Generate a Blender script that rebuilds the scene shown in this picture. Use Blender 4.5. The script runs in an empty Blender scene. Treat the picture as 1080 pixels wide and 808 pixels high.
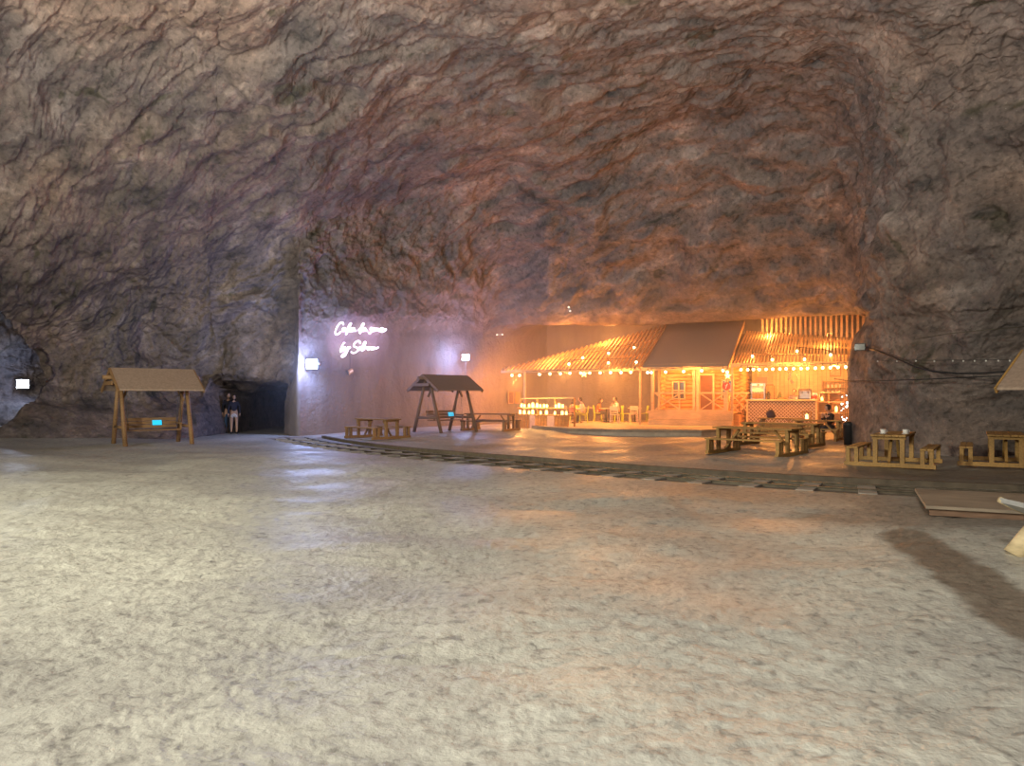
import bpy, bmesh, math, random
import numpy as np
from mathutils import Vector, Matrix
random.seed(7)
C = bpy.context.scene.collection
F = 780.0; H = 1.65; HY = 418.0          # focal length in pixels, eye height, horizon row
R = math.radians

def at(px, py, Y):
    """world point seen at pixel (px,py) at depth Y"""
    return ((px-540.0)/F*Y, Y, H-(py-HY)/F*Y)

def sstep(a, b, x):
    t = np.clip((np.asarray(x, float)-a)/(b-a), 0, 1)
    return t*t*(3-2*t)

# ---------------------------------------------------------------- noise
def _hash(ix, iy, iz, s):
    h = (ix.astype(np.int64)*374761393 + iy.astype(np.int64)*668265263 + iz.astype(np.int64)*2147483647 + s*974711) & 0xFFFFFFFF
    h = ((h ^ (h >> 13))*1274126177) & 0xFFFFFFFF
    h = ((h ^ (h >> 16))*2246822519) & 0xFFFFFFFF
    return h ^ (h >> 15)
def perlin(p, s=0):
    i = np.floor(p).astype(np.int64); f = p-i
    w = f*f*f*(f*(f*6-15)+10)
    out = 0
    for dx in (0, 1):
        for dy in (0, 1):
            for dz in (0, 1):
                h = _hash(i[:, 0]+dx, i[:, 1]+dy, i[:, 2]+dz, s)
                a = (h & 0xFFFF)/65535.0*6.2831853; c = ((h >> 16) & 0xFFFF)/65535.0*2-1
                r = np.sqrt(1-c*c)
                d = r*np.cos(a)*(f[:, 0]-dx) + r*np.sin(a)*(f[:, 1]-dy) + c*(f[:, 2]-dz)
                out = out + d*(w[:, 0] if dx else 1-w[:, 0])*(w[:, 1] if dy else 1-w[:, 1])*(w[:, 2] if dz else 1-w[:, 2])
    return out*1.5
def fbm(p, o=4, s=0, g=.5):
    r = 0; a = 1; q = p
    for k in range(o):
        r = r+a*perlin(q, s+k*17); q = q*2.03+11.3; a *= g
    return r
def billow(p, o=4, s=0, g=.5):
    r = 0; a = 1; q = p
    for k in range(o):
        r = r+a*(np.abs(perlin(q, s+k*17))*2-.6); q = q*2.03+7.7; a *= g
    return r
def worley(p, s=0):
    """distance from the cell border, and a random value of that cell"""
    i = np.floor(p).astype(np.int64); best = np.full(len(p), 9.0); sec = best.copy(); val = np.zeros(len(p))
    for dx in (-1, 0, 1):
        for dy in (-1, 0, 1):
            for dz in (-1, 0, 1):
                a, b, c = i[:, 0]+dx, i[:, 1]+dy, i[:, 2]+dz
                h = _hash(a, b, c, s)
                fx = a+(h & 1023)/1023.0; fy = b+((h >> 10) & 1023)/1023.0; fz = c+((h >> 20) & 1023)/1023.0
                d = np.sqrt((p[:, 0]-fx)**2+(p[:, 1]-fy)**2+(p[:, 2]-fz)**2)
                m = d < best; sec = np.where(m, best, np.minimum(sec, d)); best = np.where(m, d, best)
                val = np.where(m, (_hash(a, b, c, s+5) & 1023)/1023.0, val)
    return sec-best, val

# ---------------------------------------------------------------- materials
def nodes(name):
    m = bpy.data.materials.new(name); m.use_nodes = True
    nt = m.node_tree; b = nt.nodes['Principled BSDF']
    return m, nt, b
def ramp(nt, stops):
    r = nt.nodes.new('ShaderNodeValToRGB'); e = r.color_ramp.elements
    while len(e) < len(stops): e.new(.5)
    for k, (p, c) in enumerate(stops):
        e[k].position = p; e[k].color = (*c, 1)
    return r
def tex(nt, kind, scale, vec=None, **kw):
    t = nt.nodes.new(kind); t.inputs['Scale'].default_value = scale
    for k, v in kw.items():
        if k in t.inputs: t.inputs[k].default_value = v
        else: setattr(t, k, v)
    if vec is not None: nt.links.new(vec, t.inputs['Vector'])
    return t
def mapped(nt, scale=(1, 1, 1), rot=(0, 0, 0), coord='Object'):
    tc = nt.nodes.new('ShaderNodeTexCoord'); mp = nt.nodes.new('ShaderNodeMapping')
    mp.inputs['Scale'].default_value = scale; mp.inputs['Rotation'].default_value = rot
    nt.links.new(tc.outputs[coord], mp.inputs['Vector']); return mp.outputs[0]
def mixc(nt, fac, a, b, mode='MIX'):
    m = nt.nodes.new('ShaderNodeMix'); m.data_type = 'RGBA'; m.blend_type = mode
    for sock, v in ((m.inputs[0], fac), (m.inputs[6], a), (m.inputs[7], b)):
        if hasattr(v, 'links'): nt.links.new(v, sock)
        elif isinstance(v, (int, float)): sock.default_value = v
        else: sock.default_value = (*v, 1)
    return m.outputs[2]
def bump(nt, b, h, strength, dist, prev=None):
    n = nt.nodes.new('ShaderNodeBump'); n.inputs['Strength'].default_value = strength
    n.inputs['Distance'].default_value = dist; nt.links.new(h, n.inputs['Height'])
    if prev is not None: nt.links.new(prev, n.inputs['Normal'])
    nt.links.new(n.outputs[0], b.inputs['Normal']); return n.outputs[0]

def wood(name, col, var=.35, grain=(1, 9, 9), rough=.65, knots=True, sc=3.0):
    m, nt, b = nodes(name)
    v = mapped(nt, grain)
    n1 = tex(nt, 'ShaderNodeTexNoise', sc, v, Detail=4.0, Roughness=.6)
    n2 = tex(nt, 'ShaderNodeTexNoise', 1.3, mapped(nt), Detail=3.0)
    d = tuple(c*(1-var) for c in col); l = tuple(min(1, c*(1+var*.6)) for c in col)
    r = ramp(nt, [(.3, d), (.55, col), (.8, l)]); nt.links.new(n1.outputs[0], r.inputs[0])
    r2 = ramp(nt, [(.3, (.72, .7, .68)), (.7, (1.1, 1.08, 1.05))]); nt.links.new(n2.outputs[0], r2.inputs[0])
    nt.links.new(mixc(nt, 1.0, r.outputs[0], r2.outputs[0], 'MULTIPLY'), b.inputs['Base Color'])
    b.inputs['Roughness'].default_value = rough
    bump(nt, b, n1.outputs[0], .25, .01)
    return m
def plain(name, col, rough=.5, metal=0.0, var=.12, sc=8.0, bumpd=.004):
    m, nt, b = nodes(name)
    n = tex(nt, 'ShaderNodeTexNoise', sc, mapped(nt), Detail=4.0)
    r = ramp(nt, [(.3, tuple(c*(1-var) for c in col)), (.7, tuple(min(1, c*(1+var)) for c in col))])
    nt.links.new(n.outputs[0], r.inputs[0]); nt.links.new(r.outputs[0], b.inputs['Base Color'])
    b.inputs['Roughness'].default_value = rough; b.inputs['Metallic'].default_value = metal
    bump(nt, b, n.outputs[0], .2, bumpd)
    return m
def glow(name, col, strength):
    m, nt, b = nodes(name)
    b.inputs['Base Color'].default_value = (*col, 1)
    n = tex(nt, 'ShaderNodeTexNoise', 9.0, mapped(nt)); r = ramp(nt, [(.2, tuple(c*.9 for c in col)), (.8, col)])
    nt.links.new(n.outputs[0], r.inputs[0]); nt.links.new(r.outputs[0], b.inputs['Emission Color'])
    b.inputs['Emission Strength'].default_value = strength
    return m

# rock: brown-grey salt rock, blotched, streaked along the bedding
E1 = Vector((13.3, -8.0, 3.4)).normalized()
E2 = Vector((0, 0, 1)).cross(E1).normalized(); E3 = E1.cross(E2).normalized()
BED = np.array([E1, E2, E3])            # rows: bedding axes
def rock_mat(name, cut=False):
    m, nt, b = nodes(name)
    tc = nt.nodes.new('ShaderNodeTexCoord')
    comb = nt.nodes.new('ShaderNodeCombineXYZ')
    for k, (e, s) in enumerate(((E1, .5), (E2, 1.0), (E3, 1.0))):
        d = nt.nodes.new('ShaderNodeVectorMath'); d.operation = 'DOT_PRODUCT'
        nt.links.new(tc.outputs['Object'], d.inputs[0]); d.inputs[1].default_value = tuple(e*s)
        nt.links.new(d.outputs['Value'], comb.inputs[k])
    bed = comb.outputs[0]; obj = tc.outputs['Object']
    big = tex(nt, 'ShaderNodeTexNoise', .22, obj, Detail=4.0, Roughness=.55, Distortion=.4)
    mid = tex(nt, 'ShaderNodeTexNoise', 1.1, bed, Detail=9.0, Roughness=.66, Distortion=.15)
    fine = tex(nt, 'ShaderNodeTexNoise', 5.5, obj, Detail=6.0, Roughness=.68, Distortion=.1)
    c1 = ramp(nt, [(.32, (.075, .068, .064)), (.44, (.18, .148, .132)), (.55, (.24, .195, .17)), (.68, (.38, .32, .285))])
    nt.links.new(mid.outputs[0], c1.inputs[0])
    c2 = ramp(nt, [(.36, (.72, .74, .80)), (.50, (.97, .93, .93)), (.64, (1.12, .98, .90))])
    nt.links.new(big.outputs[0], c2.inputs[0])
    col = mixc(nt, 1.0, c1.outputs[0], c2.outputs[0], 'MULTIPLY')
    c3 = ramp(nt, [(.36, (.42, .42, .41)), (.46, (.88, .88, .88)), (.58, (1.04, 1.03, 1.02)), (.68, (1.55, 1.48, 1.42))])
    nt.links.new(fine.outputs[0], c3.inputs[0])
    col = mixc(nt, .8, col, mixc(nt, 1.0, col, c3.outputs[0], 'MULTIPLY'))
    # greenish dark damp blotches
    bl = tex(nt, 'ShaderNodeTexNoise', .9, bed, Detail=3.0, Roughness=.5); bl.inputs['Distortion'].default_value = 1.2
    br = ramp(nt, [(.62, (0, 0, 0)), (.70, (1, 1, 1))]); nt.links.new(bl.outputs[0], br.inputs[0])
    col = mixc(nt, br.outputs[0], col, mixc(nt, 1.0, col, (.50, .54, .44), 'MULTIPLY'))
    # white salt flecks
    sp = tex(nt, 'ShaderNodeTexVoronoi', 5.0, obj); sr = ramp(nt, [(.045, (1, 1, 1)), (.075, (0, 0, 0))])
    nt.links.new(sp.outputs['Distance'], sr.inputs[0])
    col = mixc(nt, mixc(nt, 1.0, sr.outputs[0], (.35, .35, .35), 'MULTIPLY'), col, (.6, .55, .5))
    if cut:
        at_ = nt.nodes.new('ShaderNodeAttribute'); at_.attribute_name = 'cutmask'
        w1 = tex(nt, 'ShaderNodeTexNoise', 1.0, mapped(nt, (1.6, 1.6, .4)), Detail=5.0, Roughness=.6)
        c4 = ramp(nt, [(.3, (.17, .135, .12)), (.5, (.22, .175, .15)), (.75, (.27, .22, .185))])
        nt.links.new(w1.outputs[0], c4.inputs[0])
        col = mixc(nt, at_.outputs['Fac'], col, c4.outputs[0])
    nt.links.new(col, b.inputs['Base Color'])
    b.inputs['Roughness'].default_value = .62
    b.inputs['Specular IOR Level'].default_value = .4
    p = bump(nt, b, mid.outputs[0], .5, .16)
    p = bump(nt, b, fine.outputs[0], .8, .09, p)
    return m

# ---------------------------------------------------------------- mesh building
class MB:
    def __init__(s): s.v = []; s.f = []
    def add(s, vs, fs):
        o = len(s.v); s.v += [tuple(v) for v in vs]; s.f += [tuple(i+o for i in f) for f in fs]; return s
    def box(s, c, size, rot=None):
        x, y, z = (k/2 for k in size); M = (Matrix.Rotation(rot[0], 3, 'X') if rot else Matrix.Identity(3))
        if rot: M = Matrix.Rotation(rot[2], 3, 'Z') @ Matrix.Rotation(rot[1], 3, 'Y') @ M
        vs = [M @ Vector((a*x, b*y, d*z))+Vector(c) for a in (-1, 1) for b in (-1, 1) for d in (-1, 1)]
        return s.add(vs, [(0, 1, 3, 2), (4, 6, 7, 5), (0, 4, 5, 1), (2, 3, 7, 6), (0, 2, 6, 4), (1, 5, 7, 3)])
    def beam(s, p, q, w, h, up=(0, 0, 1)):
        p = Vector(p); q = Vector(q); d = (q-p).normalized(); u = Vector(up)
        if abs(d.dot(u)) > .98: u = Vector((0, 1, 0))
        a = d.cross(u).normalized(); b = a.cross(d).normalized()
        vs = [e+a*(i*w/2)+b*(j*h/2) for e in (p, q) for i, j in ((-1, -1), (1, -1), (1, 1), (-1, 1))]
        return s.add(vs, [(3, 2, 1, 0), (4, 5, 6, 7), (0, 1, 5, 4), (1, 2, 6, 5), (2, 3, 7, 6), (3, 0, 4, 7)])
    def tube(s, pts, r, n=8, cap=True):
        pts = [Vector(p) for p in pts]; k = len(pts); rs = r if isinstance(r, (list, tuple)) else [r]*k
        vs = []; fs = []; a = None
        for i, p in enumerate(pts):
            d = (pts[min(i+1, k-1)]-pts[max(i-1, 0)]).normalized()
            if a is None:
                a = d.cross(Vector((0, 0, 1)) if abs(d.z) < .9 else Vector((1, 0, 0))).normalized()
            else: a = (a-d*a.dot(d)).normalized()
            b = d.cross(a)
            for j in range(n):
                t = 2*math.pi*j/n; vs.append(p+(a*math.cos(t)+b*math.sin(t))*rs[i])
        for i in range(k-1):
            for j in range(n):
                fs.append((i*n+j, i*n+(j+1) % n, (i+1)*n+(j+1) % n, (i+1)*n+j))
        if cap: fs.append(tuple(range(n-1, -1, -1))); fs.append(tuple((k-1)*n+j for j in range(n)))
        return s.add(vs, fs)
    def lathe(s, prof, c=(0, 0, 0), n=14):
        vs = []; fs = []
        for r, z in prof:
            for j in range(n):
                t = 2*math.pi*j/n; vs.append((c[0]+r*math.cos(t), c[1]+r*math.sin(t), c[2]+z))
        for i in range(len(prof)-1):
            for j in range(n): fs.append((i*n+j, i*n+(j+1) % n, (i+1)*n+(j+1) % n, (i+1)*n+j))
        fs.append(tuple(range(n-1, -1, -1))); fs.append(tuple((len(prof)-1)*n+j for j in range(n)))
        return s.add(vs, fs)
    def ball(s, c, r, n=8, m=6):
        rx, ry, rz = r if isinstance(r, (tuple, list)) else (r, r, r)
        vs = [(c[0], c[1], c[2]-rz)]; fs = []
        for i in range(1, m):
            ph = -math.pi/2+math.pi*i/m
            for j in range(n):
                t = 2*math.pi*j/n
                vs.append((c[0]+rx*math.cos(ph)*math.cos(t), c[1]+ry*math.cos(ph)*math.sin(t), c[2]+rz*math.sin(ph)))
        vs.append((c[0], c[1], c[2]+rz))
        for j in range(n): fs.append((0, 1+(j+1) % n, 1+j)); fs.append((len(vs)-1, 1+(m-2)*n+j, 1+(m-2)*n+(j+1) % n))
        for i in range(m-2):
            for j in range(n): fs.append((1+i*n+j, 1+i*n+(j+1) % n, 1+(i+1)*n+(j+1) % n, 1+(i+1)*n+j))
        return s.add(vs, fs)
    def prism(s, poly, axis, lo, hi):
        """poly of 2D points extruded along axis (0,1,2)"""
        def P(a, b, t): return ((t, a, b), (a, t, b), (a, b, t))[axis]
        n = len(poly); vs = [P(a, b, lo) for a, b in poly]+[P(a, b, hi) for a, b in poly]
        return s.add(vs, [tuple(range(n-1, -1, -1)), tuple(range(n, 2*n))]+[(i, (i+1) % n, n+(i+1) % n, n+i) for i in range(n)])
    def build(s, name, mat, parent=None, smooth=False, bevel=0, label=None):
        me = bpy.data.meshes.new(name); me.from_pydata(s.v, [], s.f)
        bm = bmesh.new(); bm.from_mesh(me); bmesh.ops.recalc_face_normals(bm, faces=bm.faces); bm.to_mesh(me); bm.free()
        if smooth:
            me.polygons.foreach_set('use_smooth', [True]*len(me.polygons))
        me.materials.append(mat)
        o = bpy.data.objects.new(name, me); C.objects.link(o)
        if parent is not None: o.parent = parent
        if bevel:
            b = o.modifiers.new('bevel', 'BEVEL'); b.width = bevel; b.segments = 2; b.limit_method = 'ANGLE'
        if label: o['label'] = label
        return o
def thing(name, label, cat, loc=(0, 0, 0), rotz=0, group=None):
    o = bpy.data.objects.new(name, None); C.objects.link(o); o.empty_display_size = .2
    o.location = loc; o.rotation_euler = (0, 0, rotz); return tag(o, label, cat, group)
def tag(o, label, cat, group=None):
    o['label'] = label; o['category'] = cat
    if group: o['group'] = group
    return o
def struct(o): o['kind'] = 'structure'; return o
def dup(root, loc=None, rotz=None, label=None, group=None, kids=True):
    def cp(o, par):
        c = o.copy(); C.objects.link(c); c.parent = par
        for ch in o.children: cp(ch, c)
        return c
    r = cp(root, None)
    if loc is not None: r.location = loc
    if rotz is not None: r.rotation_euler = (0, 0, rotz)
    if label: r['label'] = label
    if group: r['group'] = group
    return r
def lamp(kind, loc, col, watt, size=.1, target=None, spot=None, blend=.6):
    l = bpy.data.lights.new('lamp_light', kind); l.color = col; l.energy = watt
    if kind == 'AREA': l.size = size
    else: l.shadow_soft_size = size
    if kind == 'SPOT': l.spot_size = R(spot); l.spot_blend = blend
    o = bpy.data.objects.new('lamp_light', l); C.objects.link(o); o.location = loc
    if target is not None:
        o.rotation_euler = (Vector(target)-Vector(loc)).to_track_quat('-Z', 'Y').to_euler()
    return o

M = {}
M['rock'] = rock_mat('salt_rock', cut=True)
M['pine'] = wood('yellow_pine', (.47, .27, .08), .35)
M['pine_dark'] = wood('weathered_pine', (.33, .19, .085), .35)
M['pine_worn'] = wood('brown_pine', (.22, .125, .075), .4)
M['log'] = wood('orange_log', (.62, .30, .10), .3)
M['lath'] = wood('pale_lath', (.74, .50, .28), .25)
M['board'] = wood('grey_board', (.34, .27, .20), .3)
M['roof'] = plain('roof_felt', (.48, .40, .37), .9, 0, .18, 30)
M['roof_tan'] = plain('tan_roof_board', (.36, .265, .20), .85, 0, .15, 14)
M['black'] = plain('black_plastic', (.02, .02, .022), .45)
M['metal'] = plain('grey_metal', (.32, .32, .33), .35, .9)
M['rail'] = plain('rusty_rail', (.10, .08, .055), .5, .6, .4, 6)
M['white'] = plain('white_glaze', (.8, .78, .74), .35)
M['cyan'] = glow('cyan_sign', (.02, .55, .9), .9)
M['bulb'] = glow('warm_bulb', (1.0, .62, .25), 14)
M['warm'] = glow('warm_lantern', (1.0, .60, .20), 4.5)
M['flood'] = glow('blue_white_lamp', (.72, .84, 1.0), 45)
M['neon'] = glow('white_neon', (.90, .80, 1.0), 7)
M['dark_glass'] = plain('dark_glass', (.05, .03, .02), .15)
M['screen'] = plain('white_lattice', (.70, .55, .48), .6)
# ================================================================ the cave shell
def wallY(q, X0=-8.9, Y0=30.6, dx=11.09, dy=14.35):
    """where the ray X=qY meets the long cut wall"""
    k = (-X0+Y0*q)/(dx-dy*q); return Y0+dy*k
TH = R(24); AX = (math.cos(TH), -math.sin(TH)); DX = (math.sin(TH), math.cos(TH)); OX = (6.32, 36.0)
def cafe(s, t, z=0):                    # point in the cafe's own frame (s along its front, t inwards)
    return (OX[0]+s*AX[0]+t*DX[0], OX[1]+s*AX[1]+t*DX[1], z)
def cafe_s(px, t):                      # s of the point seen in column px on the line at depth t
    q = (px-540)/F; x0, y0, _ = cafe(0, t)
    return (q*y0-x0)/(AX[0]-q*AX[1])
def cut_wall(px, z):                    # point on the long cut wall
    q = (px-540)/F; Y = wallY(q); return (q*Y, Y, z)

cols = []                               # (subdivisions to the next column, cutmask per row, ten points)
def col(n, pts, cm=0):
    out = []
    for p in pts: out.append(p)
    cols.append((n, cm if isinstance(cm, list) else [cm]*10, out))
ZEN = (0.5, 3.0, 12.8)
def up(px, Y7, ex=0):                   # the last rows of a visible column
    p7 = at(px, 0, Y7)
    p8 = (p7[0]*.5, p7[1]*.5+1.5, 12.6)
    a = math.atan2(p7[0], p7[1]); p9 = (ZEN[0]+.6*math.sin(a), ZEN[1]+.6*math.cos(a), ZEN[2])
    return [p7, p8, p9]
def base(px, Y, z=-.5): return ((px-540)/F*Y, Y, z)
def left(n, px, b, ys, Y7, cm=0):       # ys: six (py,Y)
    col(n, [base(px, b)]+[at(px, y, Y) for y, Y in ys]+up(px, Y7), cm)
def world(n, X, Y):
    zs = [-.5, 1, 2.5, 4, 5.5, 7, 9, 11, 12.4, 12.8]; k = [1, 1, 1.01, 1.0, .97, .93, .84, .66, .35, .03]
    col(n, [(X*a, (Y-3)*a+3, z) for a, z in zip(k, zs)])

left(30, -160, 22, [(435, 23), (420, 23.2), (405, 23.2), (393, 23.1), (384, 23), (372, 22.6)], 15.5)
left(40, -60, 24, [(440, 25.5), (415, 26), (396, 26), (382, 25.9), (370, 25.6), (356, 25.2)], 16.8)
left(50, 30, 25, [(445, 26.5), (415, 28), (392, 28.2), (373, 28.2), (357, 28), (340, 27.6)], 17.8)
left(60, 110, 25.8, [(445, 28), (415, 29.4), (390, 29.7), (368, 29.7), (348, 29.5), (326, 29.1)], 18.4)
left(22, 195, 28, [(447, 29.5), (420, 31), (398, 31.5), (368, 31.6), (334, 31.1), (299, 30.3)], 18.9)
left(8, 223, 30.6, [(440, 31.3), (418, 31.9), (402, 32), (368, 31.8), (330, 31.3), (290, 30.6)], 19)
def tunnel(n, px, Yd, pd):
    d = lambda z: ((pd-540)/F*31.8*(1+.0*Yd), Yd, z)
    col(n, [d(-.5), d(1.0), d(2.3), at(px, 405, 31.9), at(px, 368, 31.8), at(px, 326, 31.4), at(px, 288-.38*(px-230), 30.8)]+up(px, 19.1))
tunnel(22, 230, 47, 229)
tunnel(8, 287, 46, 296)
left(10, 301, 33.2, [(435, 33.2), (415, 33), (402, 32.2), (366, 31.8), (315, 31.4), (262, 30.9)], 19.2)
W1 = [1, 1, 1, .75, .15, 0, 0, 0, 0, 0]
def w1(n, px, Y7=19.4, ys=(430, 385, 350, 328, 262, 165), dy=(0, 0, 0, .5, 3.2, 7.0)):
    Y = wallY((px-540)/F)
    left(n, px, Y, [(y, Y-d) for y, d in zip(ys, dy)], Y7, W1)
w1(8, 313.5, 19.3, (435, 408, 382, 352, 306, 256), (0, 0, 0, 0, .1, .1)); w1(30, 324, 19.3, (432, 400, 366, 338, 298, 251), (0, 0, 0, .1, .2, .3)); w1(36, 360, 19.4, (430, 385, 350, 328, 284, 234), (0, 0, 0, .4, .3, .6)); w1(40, 420, 19.5, (430, 385, 350, 329, 270, 206), (0, 0, 0, .5, .9, 1.9)); w1(30, 480, 19.6, (430, 385, 352, 337, 268, 194), (0, 0, 0, .6, 2.3, 5))
Y = wallY((530-540)/F)
col(14, [base(530, Y), at(530, 430, Y), at(530, 385, Y), at(530, 355, Y-.1), at(530, 343, Y-1.0), at(530, 265, Y-4.3), at(530, 188, Y-8.2)]+up(530, 19.7), W1)
RC = [1, 1, 1, .5, 0, 0, 0, 0, 0, 0]
q = (578-540)/F; Y = wallY(q)
col(4, [(q*Y, Y, -.5), (q*Y, Y, 2.5), (q*Y, Y, 6.1), (q*Y*.97, Y-2.5, 6.0), at(578, 343.5, 39), at(578, 262, 35.6), at(578, 184, 32.2)]+up(578, 19.7), RC)
def back(px, t=6.7):
    s = cafe_s(px, t); return lambda z: cafe(s, t, z)
for n, px, yl, Yl, Y5, Y6 in ((30, 590, 343, 38.8, 35.4, 31.9), (32, 640, 342, 37.8, 34.3, 30.4), (46, 700, 341, 36.6, 32.6, 28.4), (46, 790, 336, 34.3, 30.2, 25.6), (14, 880, 329, 31.8, 28.0, 23.9)):
    y5_ = {590: 260, 640: 250, 700: 236, 790: 214, 880: 206}[px]; y6_ = {590: 182, 640: 163, 700: 136, 790: 99, 880: 92}[px]; b = back(px); m_ = b(6.0); l_ = at(px, yl, Yl)
    col(n, [b(-.5), b(2.5), b(6.15), ((m_[0]+l_[0])/2, (m_[1]+l_[1])/2, 6.0), l_, at(px, y5_, Y5), at(px, y6_, Y6)]+up(px, 19.6 if px < 750 else 18.6), RC)
col(14, [(19.2, 38, -.5), (19.2, 38, 2.5), (19, 38, 6.1), (17.8, 35, 5.8), at(908, 327, 30.6), at(906, 215, 26.6), at(900, 98, 23.4)]+up(895, 18.4))
col(20, [(16.4, 31.6, -.5), (16.4, 31.6, 2), (16.2, 31.6, 4), (15.6, 30.8, 5.2), at(917, 326, 28.6), at(918, 225, 25.6), at(912, 104, 22.6)]+up(903, 18.2))
col(26, [(11.45, 24.9, -.5), at(898, 430, 24.8), at(898, 395, 24.7), at(904, 362, 24.8), at(919, 329, 25.2), at(923, 232, 23.9), at(921, 110, 21.6)]+up(912, 18.0))
left(44, 935, 22.9, [(430, 22.8), (393, 22.5), (352, 22.4), (312, 22.2), (235, 21.6), (112, 20.3)], 17.6)
left(56, 1000, 21.2, [(428, 20.8), (390, 20.6), (350, 20.5), (308, 20.3), (230, 19.8), (108, 18.8)], 16.9)
left(40, 1085, 20.0, [(428, 19.7), (390, 19.4), (350, 19.2), (306, 19), (225, 18.6), (100, 17.5)], 16)
left(30, 1190, 18.0, [(428, 17.8), (390, 17.6), (348, 17.4), (300, 17), (240, 16.5), (150, 15.5)], 14)
world(16, 19, 11); world(14, 21, -4); world(14, 10, -17); world(14, -8, -18); world(14, -22, -9); world(14, -25, 6); world(20, -24, 15)

def pchip(y, n, axis_closed):
    """y: (K,...) control values, n: subdivisions per segment -> interpolated"""
    K = len(y)
    if axis_closed: ym = np.roll(y, 1, 0); yp = np.roll(y, -1, 0); d0 = y-ym; d1 = yp-y
    else:
        d = np.diff(y, axis=0); d0 = np.concatenate([d[:1], d]); d1 = np.concatenate([d, d[-1:]])
    m = np.where(d0*d1 > 0, 2*d0*d1/(d0+d1+1e-12*np.sign(d0+d1+1e-30)), 0)
    out = []
    for i in range(K if axis_closed else K-1):
        j = (i+1) % K; t = (np.arange(n[i])/n[i]).reshape(-1, *([1]*(y.ndim-1)))
        out.append((2*t**3-3*t**2+1)*y[i]+(t**3-2*t**2+t)*m[i]+(-2*t**3+3*t**2)*y[j]+(t**3-t**2)*m[j])
    if not axis_closed: out.append(y[-1:])
    return np.concatenate(out)
DENS = 1.35
CP = np.array([c[2] for c in cols], float)            # K,10,3
CM = np.array([c[1] for c in cols], float)[..., None]
A = np.concatenate([CP, CM], 2)
nu = [max(2, int(c[0]*DENS)) for c in cols]
nv = [int(k*DENS) for k in (20, 18, 22, 20, 34, 44, 96, 44, 10)]
G = pchip(A, nu, True)                                # U,10,4
G = np.swapaxes(pchip(np.swapaxes(G, 0, 1), nv, False), 0, 1)
U, V = G.shape[:2]
Pt = G[..., :3]; cut = np.clip(G[..., 3], 0, 1).copy()
# the side cave at far left: push the rock back inside its mouth
pxs = 540+F*Pt[..., 0]/np.maximum(Pt[..., 1], .5); pys = HY-F*(Pt[..., 2]-H)/np.maximum(Pt[..., 1], .5)
front = Pt[..., 1] > 15
e1 = (pys-(328+1.22*np.clip(pxs+2, -30, 60)))          # below the sloping upper edge
e2 = (41+3*np.sin(pys*.21)-pxs)
e3 = (446-.85*np.clip(pxs-2, -30, 60)-pys)
e4 = pxs+75
ins = sstep(0, 7, np.minimum(np.minimum(e1, e2*1.2), np.minimum(e3, e4)))*front
Pt[..., 1] += ins*7.0; Pt[..., 0] += ins*-3.0
def gnormals(P):
    du = np.roll(P, -1, 0)-np.roll(P, 1, 0)
    dv = np.empty_like(P); dv[:, 1:-1] = P[:, 2:]-P[:, :-2]; dv[:, 0] = P[:, 1]-P[:, 0]; dv[:, -1] = P[:, -1]-P[:, -2]
    n = np.cross(du, dv); L = np.linalg.norm(n, axis=-1, keepdims=True); return n/np.maximum(L, 1e-9)
N = gnormals(Pt)
for _ in range(4):
    N = N+np.roll(N, 1, 0)+np.roll(N, -1, 0); N[:, 1:-1] = N[:, 1:-1]+N[:, 2:]+N[:, :-2]
    N /= np.maximum(np.linalg.norm(N, axis=-1, keepdims=True), 1e-9)
sgn = np.sign(np.sum(N*(np.array([0, 8, 3.])-Pt), -1).mean()); N *= sgn     # towards the hall
P = Pt.reshape(-1, 3); cm = cut.reshape(-1)
bed = P @ BED.T
wp = np.stack([fbm(P*.35, 2, 3), fbm(P*.35, 2, 4), fbm(P*.35, 2, 5)], 1)
big = fbm(P*.11+wp*.1, 3, 21)*1.0
lump = billow(P*.33+wp*.5, 4, 31)*.10
slab = billow(bed*np.array([.22, .75, .95])+wp*.25, 5, 47)*.055
wd, wv = worley(bed*np.array([.35, .8, .8])+wp*.7, 9)
chip = (wv-.5)*.10*sstep(0, .30, wd)
wd2, wv2 = worley(bed*np.array([.12, .3, .3])+wp*.5+5, 19)
facet = (wv2-.5)*.55*sstep(0, .28, wd2)
streak = (fbm(bed*np.array([.06, 1.1, 1.1])+wp*.25, 4, 61, .6))*.10
fi = billow(bed*np.array([1.3, 2.4, 2.4])+wp*.5, 3, 71)*.05+billow(bed*np.array([2.2, 4.5, 4.5])+wp*.6, 2, 75)*.03
wd3, wv3 = worley(bed*np.array([1.0, 2.1, 2.1])+wp*.6, 29)
fi = fi+(wv3-.5)*.13*sstep(0, .12, wd3)
disp = big*.55+lump+slab+chip+fi+facet+streak
rough = 1-cm*.93
tpx = pxs.reshape(-1); tpy = pys.reshape(-1)
disp = disp*rough+cm*fbm(P*np.array([1.2, 1.2, .3]), 3, 81)*.05
low = sstep(.6, 2.6, P[:, 2]); disp *= .35+.65*low
damp = np.ones(len(P))
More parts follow.
